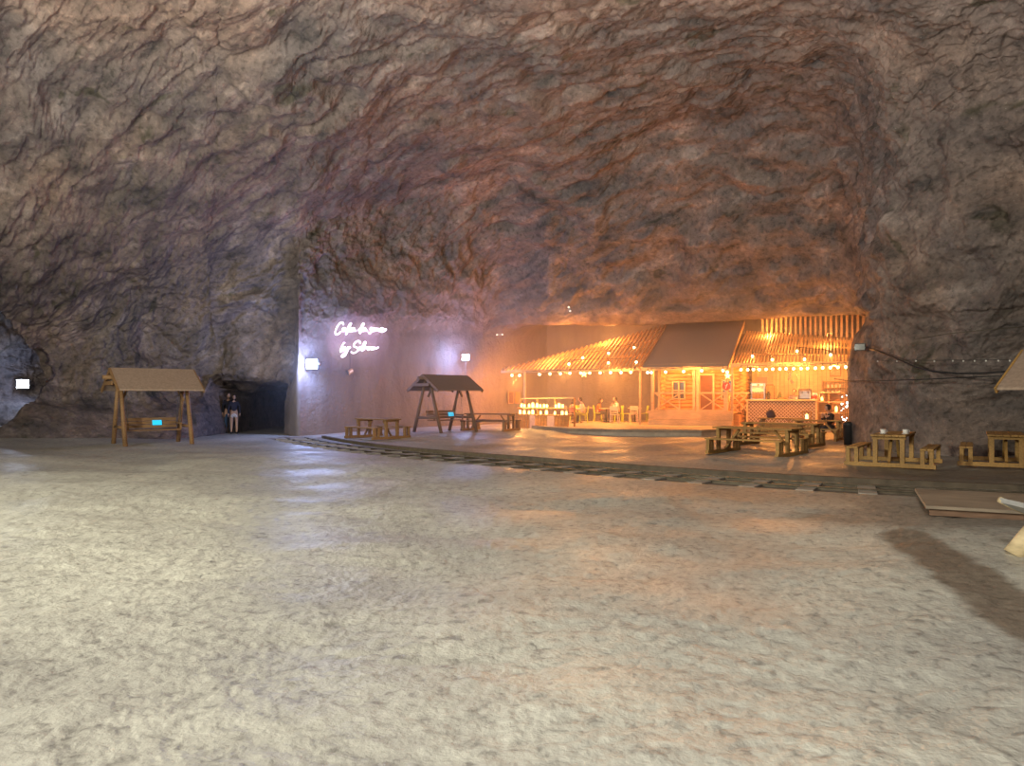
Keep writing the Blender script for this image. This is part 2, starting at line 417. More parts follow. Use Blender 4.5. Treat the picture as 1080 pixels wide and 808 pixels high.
# keep the recess lip, the cut corner and the pillar edge where they stand
damp *= 1-.72*sstep(18, 3, np.abs(tpy-338))*((tpx > 530) & (tpx < 925) & (P[:, 1] > 20))
damp *= 1-.6*sstep(14, 3, np.abs(tpx-312))*(tpy > 325)*(P[:, 1] > 20)
damp *= 1-.75*sstep(25, 4, np.abs(tpx-902))*(tpy > 330)*(P[:, 1] > 20)
disp *= damp
disp *= np.where((P[:, 0] > 8.5) & (P[:, 1] > 15) & (P[:, 1] < 26) & (P[:, 2] < 4), .75, 1)
P = P+N.reshape(-1, 3)*disp[:, None]
P[P[:, 2] < 0] = P[P[:, 2] < 0]
PG = P.reshape(U, V, 3)
NN = gnormals(PG)*sgn
idx = np.arange(U*V).reshape(U, V)
a = idx; b_ = np.roll(idx, -1, 0)
quads = np.stack([a[:, :-1], b_[:, :-1], b_[:, 1:], a[:, 1:]], -1).reshape(-1, 4)
if sgn < 0: quads = quads[:, ::-1]
us = np.repeat(np.arange(U), V-1); vs = np.tile(np.arange(V-1), U)
ustart = np.concatenate([[0], np.cumsum(nu)]); vstart = np.concatenate([[0], np.cumsum(nv)])
kcol = np.searchsorted(ustart, us, side='right')-1
vceil = vstart[4]
NB = len(cols)
first_w1 = 10; last_w1 = 15
is_ceil = vs >= vceil
wl = ~is_ceil & ((kcol < first_w1) | (kcol >= NB-3))
wb = ~is_ceil & (kcol >= first_w1) & (kcol < 22)
wr = ~is_ceil & ~wl & ~wb & (kcol < NB-6)
wf = ~is_ceil & ~wl & ~wb & ~wr
def mesh_from(name, pts, fc, normals, mat, attr=None):
    used, inv = np.unique(fc, return_inverse=True)
    inv = inv.reshape(fc.shape)
    me = bpy.data.meshes.new(name)
    me.vertices.add(len(used)); me.vertices.foreach_set('co', pts[used].astype(np.float32).ravel())
    me.loops.add(fc.size); me.loops.foreach_set('vertex_index', inv.astype(np.int32).ravel())
    me.polygons.add(len(fc)); me.polygons.foreach_set('loop_start', (np.arange(len(fc))*4).astype(np.int32))
    me.polygons.foreach_set('use_smooth', np.ones(len(fc), bool))
    me.update(calc_edges=True)
    if attr is not None:
        for k, v in attr.items():
            t = me.attributes.new(k, 'FLOAT', 'POINT'); t.data.foreach_set('value', v[used].astype(np.float32))
    me.materials.append(mat)
    if normals is not None: me.normals_split_custom_set_from_vertices(normals[used].tolist())
    o = bpy.data.objects.new(name, me); C.objects.link(o); return struct(o)
NF = NN.reshape(-1, 3)
for nm, msk in (('ceiling', is_ceil), ('wall_left', wl), ('wall_back', wb), ('wall_right', wr), ('wall_front', wf)):
    mesh_from(nm, P, quads[msk], NF, M['rock'], {'cutmask': cm})

# ================================================================ the ground
TRK = [(-8.6, 29.4), (-7.9, 28), (-4.2, 22.6), (0, 18.4), (3.2, 15.5), (4.9, 14.25), (7.4, 12.9), (11.5, 11.2), (17, 9.6)]
def poly_path(pts, n=12):
    a = pchip(np.array(pts, float), [n]*(len(pts)-1), False)
    return a
TP = poly_path(TRK, 14)
def trk_dist(x, y):
    d = np.full(np.shape(x), 99.0)
    for k in range(len(TP)-1):
        ax, ay = TP[k]; bx, by = TP[k+1]; L = (bx-ax)**2+(by-ay)**2
        t = np.clip(((x-ax)*(bx-ax)+(y-ay)*(by-ay))/L, 0, 1)
        d = np.minimum(d, np.hypot(x-ax-t*(bx-ax), y-ay-t*(by-ay)))
    return d
def gz(x, y):                            # broad shape of the ground
    x = np.asarray(x, float); y = np.asarray(y, float)
    z = .13*sstep(26, 32, y)*sstep(6, 1, x)*sstep(-9, -5, x)
    z = z+.35*sstep(-12.5, -20, x)*sstep(22, 28, y)
    return z
def g(x, y): return float(gz(x, y))
az = np.concatenate([np.linspace(-180, -48, 60)[:-1], np.linspace(-48, 48, 620), np.linspace(48, 180, 60)[1:-1]])
rr = np.concatenate([[.02, .5, 1.2], 1.6*np.power(60/1.6, np.linspace(0, 1, 520))])
AZ, RRr = np.meshgrid(np.radians(az), rr, indexing='ij')
gx = (np.sin(AZ)*RRr).ravel(); gy = (np.cos(AZ)*RRr).ravel()
z3 = np.zeros_like(gx)
p3 = np.stack([gx, gy, z3], 1)
td = trk_dist(gx, gy)
near = 1-sstep(14, 26, RRr.ravel())
tread = sstep(1.1, 1.7, td)
wq = np.stack([fbm(p3*.5, 2, 5), fbm(p3*.5, 2, 6), z3], 1)
# broad drifts of trodden salt, long hollows running away from the viewer
und = fbm(p3*np.array([.16, .13, 1])+.3, 2, 91)*.17+fbm(p3*np.array([.45, .6, 1]), 3, 92)*.06
lumps = fbm(p3*1.6+wq*1.5, 3, 93)*.014+billow(p3*np.array([4.5, 4.5, 1])+wq*2, 2, 94)*.006+billow(p3*9.5+wq*3, 2, 95)*.0055+fbm(p3*19+wq*3, 1, 97)*.002
gzv = gz(gx, gy)+(und*sstep(1.0, 4.0, td)*sstep(40, 20, gy)*.8+lumps*(.35+.65*near))*(.25+.75*tread)
gzv -= .045*sstep(1.0, .85, td)
gzv = np.where(gy > 26, np.minimum(gzv, gz(gx, gy)+.03), gzv)
# trodden dirt: brown strip at right beside the swing, and the damp band in front of the ramp
def seg_d(ax, ay, bx, by):
    L = (bx-ax)**2+(by-ay)**2; t = np.clip(((gx-ax)*(bx-ax)+(gy-ay)*(by-ay))/L, 0, 1)
    return np.hypot(gx-ax-t*(bx-ax), gy-ay-t*(by-ay))
wn = fbm(p3*1.3, 4, 96)*.35
dirt = sstep(.36, .22, seg_d(4.75, 8.9, 3.7, 5.1)+wn*.35)*.85
dirt = np.maximum(dirt, sstep(1.9, .7, seg_d(5.6, 10.4, 12, 9.3)+wn*1.4)*.6)
dirt = np.maximum(dirt, sstep(1.5, .4, seg_d(3.6, 12.7, 6.6, 11.4)+wn*1.5)*.4)
dirt = np.maximum(dirt, sstep(3.2, 1.0, np.hypot((gx-9.5)*.6, gy-15.5)+wn*1.4)*.8)
dirt = np.maximum(dirt, sstep(1.15, .85, td+wn*.5)*.85)
Ug, Vg = AZ.shape
gi = np.arange(Ug*Vg).reshape(Ug, Vg); gj = np.roll(gi, -1, 0)
gq = np.stack([gi[:, :-1], gi[:, 1:], gj[:, 1:], gj[:, :-1]], -1).reshape(-1, 4)
def ground_mat():
    m, nt, b = nodes('trodden_salt')
    o = mapped(nt)
    n1 = tex(nt, 'ShaderNodeTexNoise', .35, o, Detail=5.0, Roughness=.55)
    n2 = tex(nt, 'ShaderNodeTexNoise', 9.0, o, Detail=6.0, Roughness=.62, Distortion=.5)
    n3 = tex(nt, 'ShaderNodeTexNoise', 30.0, o, Detail=3.0)
    c1 = ramp(nt, [(.35, (.34, .33, .30)), (.5, (.425, .415, .37)), (.65, (.50, .49, .43))]); nt.links.new(n1.outputs[0], c1.inputs[0])
    c2 = ramp(nt, [(.33, (.50, .49, .49)), (.45, (.88, .87, .86)), (.6, (1.02, 1.02, 1.0)), (.75, (1.2, 1.2, 1.18))]); nt.links.new(n2.outputs[0], c2.inputs[0])
    col = mixc(nt, 1.0, c1.outputs[0], c2.outputs[0], 'MULTIPLY')
    a = nt.nodes.new('ShaderNodeAttribute'); a.attribute_name = 'dirt'
    c3 = ramp(nt, [(.3, (.085, .062, .042)), (.6, (.16, .12, .085)), (.8, (.24, .19, .14))]); nt.links.new(n2.outputs[0], c3.inputs[0])
    col = mixc(nt, a.outputs['Fac'], col, c3.outputs[0])
    nt.links.new(col, b.inputs['Base Color'])
    rn = tex(nt, 'ShaderNodeTexNoise', .5, o, Detail=4.0); rr_ = ramp(nt, [(.4, (.40,)*3), (.6, (.62,)*3)])
    nt.links.new(rn.outputs[0], rr_.inputs[0]); nt.links.new(rr_.outputs[0], b.inputs['Roughness'])
    b.inputs['Specular IOR Level'].default_value = .5
    p = bump(nt, b, n2.outputs[0], .35, .03)
    bump(nt, b, n3.outputs[0], .5, .02, p)
    return m
M['ground'] = ground_mat()
mesh_from('floor', np.stack([gx, gy, gzv], 1), gq, None, M['ground'], {'dirt': dirt})
# ================================================================ the cafe
PZ = .27                                                # height of the raised terrace
def clocal(s, t, z): return (s, t, z)
GX = ' of the cafe'
# terrace
M['pinkboard'] = plain('pale_pink_panel', (.72, .48, .42), .6)
M['reddish'] = wood('red_brown_board', (.22, .085, .05), .3)
tb = MB()
edge = [(.7, 37.6), (.95, 34.8), (2.4, 31.5), (4.6, 30.75), (7.7, 30.1), (9.3, 31.2), (10.3, 33.2), (12.6, 33.9), (16.6, 32.6), (18.6, 37.2), (8.6, 42.2), (2.3, 44.6)]
tb.prism(edge, 2, -.05, PZ)
M['terrace'] = plain('terrace_concrete', (.50, .40, .30), .6, 0, .2, 3, .02)
o = tb.build('floor_terrace', M['terrace']); struct(o)
kb = MB()
for p, q in zip(edge[1:8], edge[2:9]):
    kb.beam((*p, PZ-.05), (*q, PZ-.05), .08, .12)
o = kb.build('trim_terrace_edge', M['board']); struct(o)

hut = thing('log_cabin', 'small orange log cabin with front porch and slanted grey-brown roof under the rock overhang', 'cabin', (OX[0], OX[1], PZ), -TH)
z0, z1 = .62, 2.78          # porch floor and eave, above the terrace
MB().box((2.55, 3.3, z0/2-.05), (3.9, 5.4, z0-.1)).build('base', M['log'], hut)
MB().box((2.25, 1.05, z0), (4.1, 1.9, .1)).build('porch_floor', M['lath'], hut)
st = MB(); st.box((2.3, .02, .13), (3.9, .45, .26)).box((2.3, .2, .42), (3.9, .4, .3)); st.build('porch_step', M['lath'], hut)
def log_wall(x0, y0, x1, y1, zb, zt, holes=(), r=.1):
    b = MB(); L = math.hypot(x1-x0, y1-y0); dx, dy = (x1-x0)/L, (y1-y0)/L; z = zb+r
    while z < zt:
        spans = [(-.18, L+.18)]
        for a, c, hb, ht in holes:
            if hb-.5*r < z < ht+.5*r:
                spans = [w for s_, e_ in spans for w in ((s_, min(e_, a)), (max(s_, c), e_)) if w[1]-w[0] > .02]
        for s_, e_ in spans:
            b.tube([(x0+dx*s_, y0+dy*s_, z), (x0+dx*e_, y0+dy*e_, z)], r*1.04, 8)
        z += r*1.9
    return b
ct = 1.8
wins = [(.62, 1.12, 1.45, 2.2), (3.35-.7, 3.95-.7, 1.4, 2.3)]
log_wall(.7, ct, 4.5, ct, z0, 3.2, [(.45, 1.05, 1.25, 2.1), (1.75, 2.45, z0, 2.45), (2.85, 3.4, 1.25, 2.15)]).build('front_wall', M['log'], hut, True)
log_wall(4.5, ct, 4.5, 5.6, z0-.5, 3.4).build('side_wall', M['log'], hut, True)
log_wall(.7, ct, .7, 5.6, z0-.5, 3.4).build('side_wall', M['log'], hut, True)
def window(x0, x1, zb, zt, name='window'):
    f = MB()
    for a in (x0, (x0+x1)/2, x1): f.box((a, ct-.1, (zb+zt)/2), (.06, .1, zt-zb+.1))
    for c in (zb, (zb+zt)/2, zt): f.box(((x0+x1)/2, ct-.1, c), (x1-x0+.06, .1, .05))
    w_ = f.build(name, M['lath'], hut)
    MB().box(((x0+x1)/2, ct+.04, (zb+zt)/2), (x1-x0, .02, zt-zb)).build('pane', M['dark_glass'], w_)
window(1.15, 1.75, 1.25, 2.1); window(3.55, 4.1, 1.25, 2.15)
f = MB(); [f.box((a, ct-.08, (z0+2.45)/2), (.09, .16, 2.45-z0)) for a in (2.45, 3.15)]; f.box((2.8, ct-.08, 2.45), (.8, .16, .1))
f.build('door_frame', M['lath'], hut)
dr = MB().box((2.8, ct+.06, (z0+2.45)/2), (.66, .06, 2.45-z0)).build('door', M['reddish'], hut)
MB().ball((3.05, ct, 1.6), .035).build('door_handle', M['metal'], dr)
for x in (.45, 2.45, 2.62, 3.95):
    MB().beam((x, .35, z0), (x, .35, z1+.12), .13, .13).build('porch_post', M['lath'], hut)
for x in (.45, 3.95):
    pass
MB().beam((.2, .35, z1+.1), (4.15, .35, z1+.1), .14, .12).build('porch_beam', M['lath'], hut)
def rail(x0, x1, ex0, ex1):
    b = MB(); b.box(((x0+x1)/2, .35, z0+.92), (x1-x0, .12, .08)).box(((x0+x1)/2, .35, z0+.08), (x1-x0, .08, .08))
    b.beam((ex0, .33, z0+.12), (ex1, .33, z0+.88), .05, .09, (0, 1, 0)); b.beam((ex0, .38, z0+.88), (ex1, .38, z0+.12), .05, .09, (0, 1, 0))
    b.box((ex1, .35, z0+.5), (.06, .07, .8))
    b.build('porch_railing', M['lath'], hut)
rail(.45, 2.45, .6, 1.75); rail(2.62, 3.95, 2.75, 3.85)
b = MB(); b.box((3.95, 1.0, z0+.92), (.08, 1.3, .08)); b.beam((3.95, .4, z0+.12), (3.95, 1.6, z0+.88), .05, .09, (1, 0, 0)); b.beam((3.95, .4, z0+.88), (3.95, 1.6, z0+.12), .05, .09, (1, 0, 0)); b.build('porch_railing', M['lath'], hut)
# lattice brace beside the log corner
b = MB()
for k in (0, 1):
    x = 4.05+k*.4
    b.beam((x, 1.0, z0), (x+.4, 1.0, z0+.45), .04, .07, (0, 1, 0)).beam((x+.4, 1.03, z0), (x, 1.03, z0+.45), .04, .07, (0, 1, 0))
    b.beam((x, 1.0, z0+.45), (x+.4, 1.0, z0+.9), .04, .07, (0, 1, 0)).beam((x+.4, 1.03, z0+.45), (x, 1.03, z0+.9), .04, .07, (0, 1, 0))
b.box((4.45, 1.0, z0+.92), (.9, .08, .07)); b.build('lattice', M['lath'], hut)
# roof slab and bargeboards: eave z 3.05 -> ridge 5.68
ZR0, ZR1, TR = 3.05-PZ, 5.68-PZ, 6.0
rb = MB(); rb.prism([(-.05, ZR0), (TR, ZR1), (TR+.6, ZR1-.5), (TR+.6, ZR1-.62), (TR, ZR1-.13), (-.05, ZR0-.13)], 0, 0, 4.08)
rb.build('roof', M['roof'], hut)
for x in (-.02, 4.1):
    MB().beam((x, -.05, ZR0-.06), (x, TR, ZR1-.06), .05, .2).build('bargeboard', M['lath'], hut)
MB().beam((0, -.08, ZR0-.08), (4.08, -.08, ZR0-.08), .05, .15).build('eave_board', M['lath'], hut)

def roof_z(t, e, k): return e+t*k
kL = (5.68-3.05)/6.0
def pergola(name, label, s0, s1, t0, t1, e, k, n, posts, back_posts):
    g_ = thing(name, label, 'pergola', (OX[0], OX[1], PZ), -TH)
    for i in range(n):
        u = (i+.5)/n; s = s0+(s1-s0)*u; t = t0+(t1-t0)*u
        if t < .25: t = .25
        MB().beam((s, -.12, e-.12*k), (s, t, e+t*k), .075, .09).build('rafter', M['lath'], g_)
    MB().beam((s0, .0, e-.1), (s1, .0, e-.1), .1, .13).build('eave_beam', M['lath'], g_)
    tm0, tm1 = max(t0, .2)-.12, max(t1, .2)-.12
    MB().beam((s0, tm0, e+tm0*k-.12), (s1, tm1, e+tm1*k-.12), .1, .14).build('back_beam', M['lath'], g_)
    for f_ in (.36, .7):
        MB().beam((s0, tm0*f_, e+tm0*f_*k-.12), (s1, tm1*f_, e+tm1*f_*k-.12), .05, .07).build('purlin', M['lath'], g_)
    for s, t in posts: MB().beam((s, t, 0), (s, t, e+t*k-.12), .09, .09).build('post', M['lath'], g_)
    return g_
eR = 3.18-PZ; kR = .335
pergola('slatted_pergola', 'slatted wooden pergola sloping from the left side of the cabin roof to the rock', -7.55, -.06, .1, 6.0, 3.05-PZ, kL, 35, [(-6.2, 0), (-.1, 0.05), (-.15, 4.4)], 0)
pergola('slatted_pergola', 'slatted wooden pergola over the cafe counter right of the cabin', 4.22, 9.35, 5.8, 3.7, eR, kR, 36, [(4.25, 0), (9.3, 0), (9.2, 3.4)], 0)

# upright slats standing behind the right pergola
sl = thing('slat_screen', 'screen of upright pale wooden slats above the right pergola roof, up against the rock', 'slat screen', (OX[0], OX[1], PZ), -TH)
for i in range(21):
    u = (i+.3)/21.0; s = 5.0+u*5.0; t = 5.95-(s-4.22)/5.13*2.1
    MB().beam((s, t, 3.9), (s, t, 5.5-.02*random.random()), .10, .05).build('slat', M['lath'], sl)
    MB().beam((s+.02, t+.32, 3.9), (s+.02, t+.32, 5.1), .06, .05).build('slat', M['pine'], sl)
MB().beam((4.9, 6.2, 4.45), (10.0, 4.2, 4.45), .06, .12).build('crossbar', M['pine_worn'], sl)
MB().beam((4.9, 6.1, 0), (4.9, 6.1, 4.5), .1, .1).build('post', M['pine_worn'], sl)
MB().beam((9.9, 4.1, 0), (9.9, 4.1, 4.5), .1, .1).build('post', M['pine_worn'], sl)

# string lights: bulbs hang from a wire along the eaves
def bulb_string(label, pts, wire, loops, strength_n=0):
    g_ = thing('string_lights', label, 'string lights', (0, 0, 0))
    MB().tube(wire, .012, 5).build('wire', M['black'], g_)
    for (x, y, z) in pts:
        h = MB().tube([(x, y, z+.19), (x, y, z+.07)], [.012, .028], 6).build('socket', M['black'], g_)
        MB().ball((x, y, z), .065, 8, 6).build('bulb', M['bulb'], g_, True)
    return g_
def eave_at(px, py, t=-.22):
    s = cafe_s(px, t); x, y, _ = cafe(s, t); return (x, y, H-(py-HY)/F*y)
LP = [(540, 396), (548, 396), (569, 395), (580, 394.4), (591, 394.2), (601, 393.8), (612.5, 393.5), (622, 393.5), (633, 393.3), (644, 393), (655, 393), (665.3, 392.7)]
MP = [(683, 393), (687, 393), (702, 392.4), (721, 391.9), (740, 391.2), (762.5, 391), (767, 392.5)]
RP = [(781.5, 390), (788.6, 390), (794.7, 389.8), (800.8, 389.8), (808, 389.6), (815, 389.4), (822.5, 389.3), (829, 389.1), (837, 389), (844.8, 388.8), (851.7, 388.6), (860, 388.4), (867.7, 388), (875.7, 387.8), (883.7, 387.5), (892, 387.2)]
def wire_for(L, dz=.2):
    w_ = []
    for i, (px, py) in enumerate(L):
        p = eave_at(px, py); w_.append((p[0], p[1], p[2]+dz))
        if i < len(L)-1:
            qx = eave_at((px+L[i+1][0])/2, (py+L[i+1][1])/2); w_.append((qx[0], qx[1], qx[2]+dz-.03))
    return w_
for L, lab in ((LP, 'string of warm round bulbs along the eave of the left pergola'), (MP, 'string of warm bulbs under the front edge of the cabin roof'), (RP, 'string of closely spaced warm bulbs along the eave above the counter')):
    bulb_string(lab, [eave_at(*p) for p in L], wire_for(L), 0)
def under_roof(px, py, e, k, drop=-.16):
    """point on the underside of a pergola roof seen at a pixel"""
    q = (px-540)/F; v = -(py-HY)/F
    # x=qY, z=H+vY ; plane z = PZ+e+k*t-drop, t=((x-ox)DX0+(y-oy)DX1)
    A_ = k*(q*DX[0]+DX[1]); B_ = PZ+e-drop-k*(OX[0]*DX[0]+OX[1]*DX[1])
    Y = (B_-H)/(v-A_); return (q*Y, Y, H+v*Y)
ULp = [under_roof(*p, 3.05-PZ, kL) for p in ((600, 384), (614.7, 377.4), (641.8, 372.5), (668.8, 366.5), (671, 382), (641.6, 382.8))]
bulb_string('few warm bulbs scattered over the rafters of the left pergola', ULp, [(x, y, z+.2) for x, y, z in (ULp[1], ULp[2], ULp[3], ULp[4], ULp[5], ULp[0])], 0)
URp = [under_roof(*p, eR, kR) for p in ((793.6, 375.8), (814.5, 379.5), (840.5, 370.5), (848.5, 379), (876, 374.3))]
bulb_string('few warm bulbs scattered over the rafters above the counter', URp, [(x, y, z+.2) for x, y, z in (URp[0], URp[1], URp[3], URp[2], URp[4])], 0)
# star-shaped hanging lamps
def star(label, px, py, t, r):
    s = cafe_s(px, t); x, y, _ = cafe(s, t); z = H-(py-HY)/F*y
    g_ = thing('star_pendant', label, 'pendant lamp', (x, y, z), 0)
    b = MB()
    vs = []; n = 5
    for k in range(2*n):
        a = math.pi/2+math.pi*k/n; rr_ = r if k % 2 == 0 else r*.45; vs.append((rr_*math.cos(a), 0, rr_*math.sin(a)))
    vs += [(0, -r*.28, 0), (0, r*.28, 0)]
    fs = [(k, (k+1) % (2*n), 2*n) for k in range(2*n)]+[((k+1) % (2*n), k, 2*n+1) for k in range(2*n)]
    b.add(vs, fs).build('shade', M['warm'], g_)
    MB().tube([(0, 0, r), (0, 0, r+.35)], .01, 5).build('cord', M['black'], g_)
star('glowing star-shaped paper pendant under the left pergola', 616, 394.5, .25, .2)
star('glowing star-shaped pendant at the right end of the cabin eave', 767.5, 396.5, -.15, .17)
star('small glowing star pendant hanging near the right end of the counter eave', 879.5, 384, .6, .15)
star('small yellowish star pendant near the left end of the left pergola', 590, 391, .3, .14)

# round red sign on the right porch corner
s = cafe_s(766, .2); sg = thing('round_sign', 'round red sign with a white f mark hanging at the porch corner of the cabin', 'sign', cafe(s, .2, H+10.5/F*35.0), -TH)
M['red'] = plain('red_paint', (.75, .04, .03), .5); M['paint_white'] = plain('white_paint', (.9, .85, .8), .5)
b = MB(); b.prism([(.19*math.cos(a*math.pi/12), .19*math.sin(a*math.pi/12)) for a in range(24)], 1, -.02, .02); b.build('disc', M['red'], sg)
b = MB(); b.beam((-.02, -.03, -.11), (.03, -.03, .09), .035, .02, (0, 1, 0)); b.beam((.03, -.03, .09), (.08, -.03, .1), .035, .02, (0, 1, 0)); b.beam((-.05, -.03, .02), (.06, -.03, .02), .03, .02, (0, 1, 0)); b.build('lettering', M['paint_white'], sg)
MB().tube([(0, 0, .19), (0, 0, .5)], .01, 5).build('cord', M['black'], sg)

# plank wall behind the counter
pw = thing('plank_wall', 'tall wall of upright pale planks behind the cafe counter', 'wall panel', cafe(0, 0, PZ), -TH)
b = MB(); n = 26
for i in range(n):
    s = 4.75+i*(9.75-4.75)/n; b.box((s+.09, 3.62, 1.7), (.172, .04, 3.3))
b.build('planks', M['lath'], pw)
MB().box((7.35, 3.6, .1), (4.8, .06, .12)).build('skirting', M['lath'], pw)

# counter
cs0, cs1, cty = cafe_s(788, 1.5), cafe_s(861, 1.5), 1.5
cn = thing('cafe_counter', 'long cafe counter faced with pale diamond lattice under the right pergola', 'counter', cafe((cs0+cs1)/2, cty, PZ), -TH)
L = cs1-cs0
MB().box((0, .3, .6), (L, .5, 1.15)).build('body', M['reddish'], cn)
b = MB(); step = .16; x = -L/2-1.1
while x < L/2:
    for sgn_ in (1, -1):
        # clip each diagonal to the panel
        x0_, x1_ = x, x+1.1
        za, zb_ = (.05, 1.15) if sgn_ > 0 else (1.15, .05)
        t0_, t1_ = max(0, (-L/2-x0_)/1.1), min(1, (L/2-x0_)/1.1)
        if t1_-t0_ > .05:
            b.beam((x0_+1.1*t0_, .03, za+(zb_-za)*t0_), (x0_+1.1*t1_, .03, za+(zb_-za)*t1_), .02, .062, (0, 1, 0))
    x += step
b.build('lattice_panel', M['screen'], cn)
MB().box((0, .25, 1.2), (L+.04, .8, .06)).build('countertop', M['lath'], cn)
fr = MB()
for x in (-L/2, L/2): fr.box((x, 0, .6), (.08, .1, 1.18))
fr.build('corner_post', M['lath'], cn)
# taller shelf counter at right with lantern openings
s2a, s2b = cafe_s(863, 1.6), cafe_s(890, 1.6)
sc_ = thing('shelf_counter', 'orange wooden shelf unit at the right end of the counter', 'shelf unit', cafe((s2a+s2b)/2, 1.6, PZ), -TH)
L2 = s2b-s2a
b = MB()
for x in (-L2/2, -.1, L2/2): b.box((x, .2, .78), (.06, .4, 1.56))
b.build('upright', M['log'], sc_)
for z in (.08, .6, 1.12, 1.55): MB().box((0, .2, z), (L2, .42, .05)).build('shelf', M['lath'], sc_)
MB().box((0, .42, .8), (L2, .02, 1.5)).build('back_panel', M['log'], sc_)

def on_counter(px, t=2.2): t -= .5; s = cafe_s(px, t); return cafe(s, t, PZ+1.23)
gl = plain('pale_glass', (.75, .72, .6), .2)
o_ = thing('pastry_case', 'lit glass pastry case at the left end of the counter', 'display case', on_counter(799.5, 2.35), -TH)
b = MB()
for x in (-.3, .3):
    for y in (-.2, .2): b.box((x, y, .38), (.03, .03, .76))
b.box((0, 0, .77), (.64, .44, .03)).box((0, 0, .015), (.64, .44, .03)).box((0, 0, .3), (.6, .4, .015)); b.build('frame', M['metal'], o_)
MB().box((0, .18, .5), (.58, .02, .45)).build('back_panel', gl, o_)
b = MB(); b.box((-.15, -.1, .7), (.22, .04, .05)).box((.15, -.1, .7), (.15, .04, .05)); b.build('light_strip', M['warm'], o_)
b = MB()
for k in range(5): b.ball((-.22+k*.11, 0, .34), (.05, .06, .035))
b.build('pastries', M['log'], o_)
o_ = thing('menu_board', 'plain grey-brown board on the plank wall above the pastry case', 'board', cafe(cafe_s(804, 3.5), 3.5, H+21/F*37.5-.25), -TH)
MB().box((0, 0, .0), (.5, .03, .42)).build('panel', plain('slate', (.30, .22, .17), .7), o_)
b = MB(); [b.box((x, -.01, 0), (.03, .05, .46)) for x in (-.26, .26)]; [b.box((0, -.01, z), (.55, .05, .03)) for z in (-.22, .22)]; b.build('frame', M['lath'], o_)
o_ = thing('arched_rack', 'arched wooden rack standing next to the pastry case', 'rack', on_counter(812, 2.45), -TH)
b = MB(); b.tube([(-.19, 0, 0), (-.19, 0, .62), (-.13, 0, .7), (.13, 0, .7), (.19, 0, .62), (.19, 0, 0)], .03, 6); b.build('arch', M['pine_worn'], o_)
b = MB(); [b.box((0, 0, z), (.34, .12, .02)) for z in (.2, .42)]; b.build('shelf', M['lath'], o_)
o_ = thing('black_grinder', 'small black coffee grinder on the counter below the arched rack', 'grinder', on_counter(810.5, 2.1), -TH)
MB().lathe([(.06, 0), (.07, .06), (.05, .1), (.08, .2), (.09, .3), (.02, .31)]).build('body', M['black'], o_)
MB().lathe([(.03, .31), (.07, .36), (.07, .38)]).build('hopper', M['dark_glass'], o_)
o_ = thing('green_folded_card', 'dark green triangular card standing on the counter', 'card stand', on_counter(821.5, 2.4), -TH)
b = MB(); b.prism([(-.12, 0), (.16, 0), (.08, .36), (.02, .36)], 1, -.06, .06); b.build('card', plain('dark_green', (.08, .09, .03), .6), o_)
o_ = thing('glass_tray', 'low pale tray on the counter right of the green card', 'tray', on_counter(824, 2.1), -TH)
b = MB(); b.lathe([(.16, 0), (.2, .05), (.19, .05), (.15, .015)]); b.build('tray', M['lath'], o_)
b = MB(); [b.ball((.07*math.cos(k*1.3), .07*math.sin(k*1.3), .05), .04) for k in range(5)]; b.build('cookies', M['log'], o_)
o_ = thing('paper_cup', 'small white cup on the counter edge before the barista', 'cup', on_counter(840, 1.98), -TH)
MB().lathe([(.03, 0), (.042, .12), (.038, .12)]).build('cup', M['white'], o_)
o_ = thing('coffee_machine', 'grey coffee machine with dark frame standing right of the barista', 'coffee machine', on_counter(849, 2.45), -TH)
b = MB(); b.box((0, .1, .2), (.5, .2, .4)); b.build('body', M['metal'], o_)
b = MB(); b.box((0, -.06, .46), (.56, .44, .05)).box((0, -.1, .02), (.56, .4, .05)).box((-.26, -.05, .24), (.03, .36, .44)).box((.26, -.05, .24), (.03, .36, .44)); b.build('frame', M['black'], o_)
b = MB(); [b.tube([(x, -.08, .38), (x, -.08, .28)], .03, 8) for x in (-.13, .13)]; b.build('spout', M['metal'], o_)
pink = plain('pink_petal', (.8, .3, .35), .7)
o_ = thing('red_goods_box', 'clear box of red sweets on the counter right of the coffee machine', 'box', on_counter(859.5, 2.3), -TH)
b = MB(); b.box((0, 0, .01), (.4, .3, .02)); [b.box((x, y, .16), (.02, .02, .32)) for x in (-.2, .2) for y in (-.15, .15)]; b.box((0, .14, .16), (.4, .01, .3)); b.build('box_frame', M['white'], o_)
b = MB(); random.seed(3); [b.ball((random.uniform(-.15, .15), random.uniform(-.1, .1), .05+random.random()*.1), .045) for k in range(18)]; c_ = b.build('sweets', M['red'], o_); c_['kind'] = 'stuff'
o_ = thing('flower_vase', 'vase of pink and white flowers near the right end of the counter', 'vase', on_counter(867.5, 2.3), -TH)
MB().lathe([(.05, 0), (.07, .08), (.035, .18), (.05, .22), (.04, .22)]).build('vase', M['white'], o_)
b = MB(); [b.ball((.09*math.cos(k*2.4)*(k/9)**.5, .09*math.sin(k*2.4)*(k/9)**.5, .3+.05*math.cos(k)), .045) for k in range(9)]; b.build('blossom', pink, o_)
b = MB(); [b.tube([(0, 0, .18), (.08*math.cos(k*2.4), .08*math.sin(k*2.4), .3)], .006, 4) for k in range(5)]; b.build('stem', plain('stem_green', (.12, .2, .06), .7), o_)
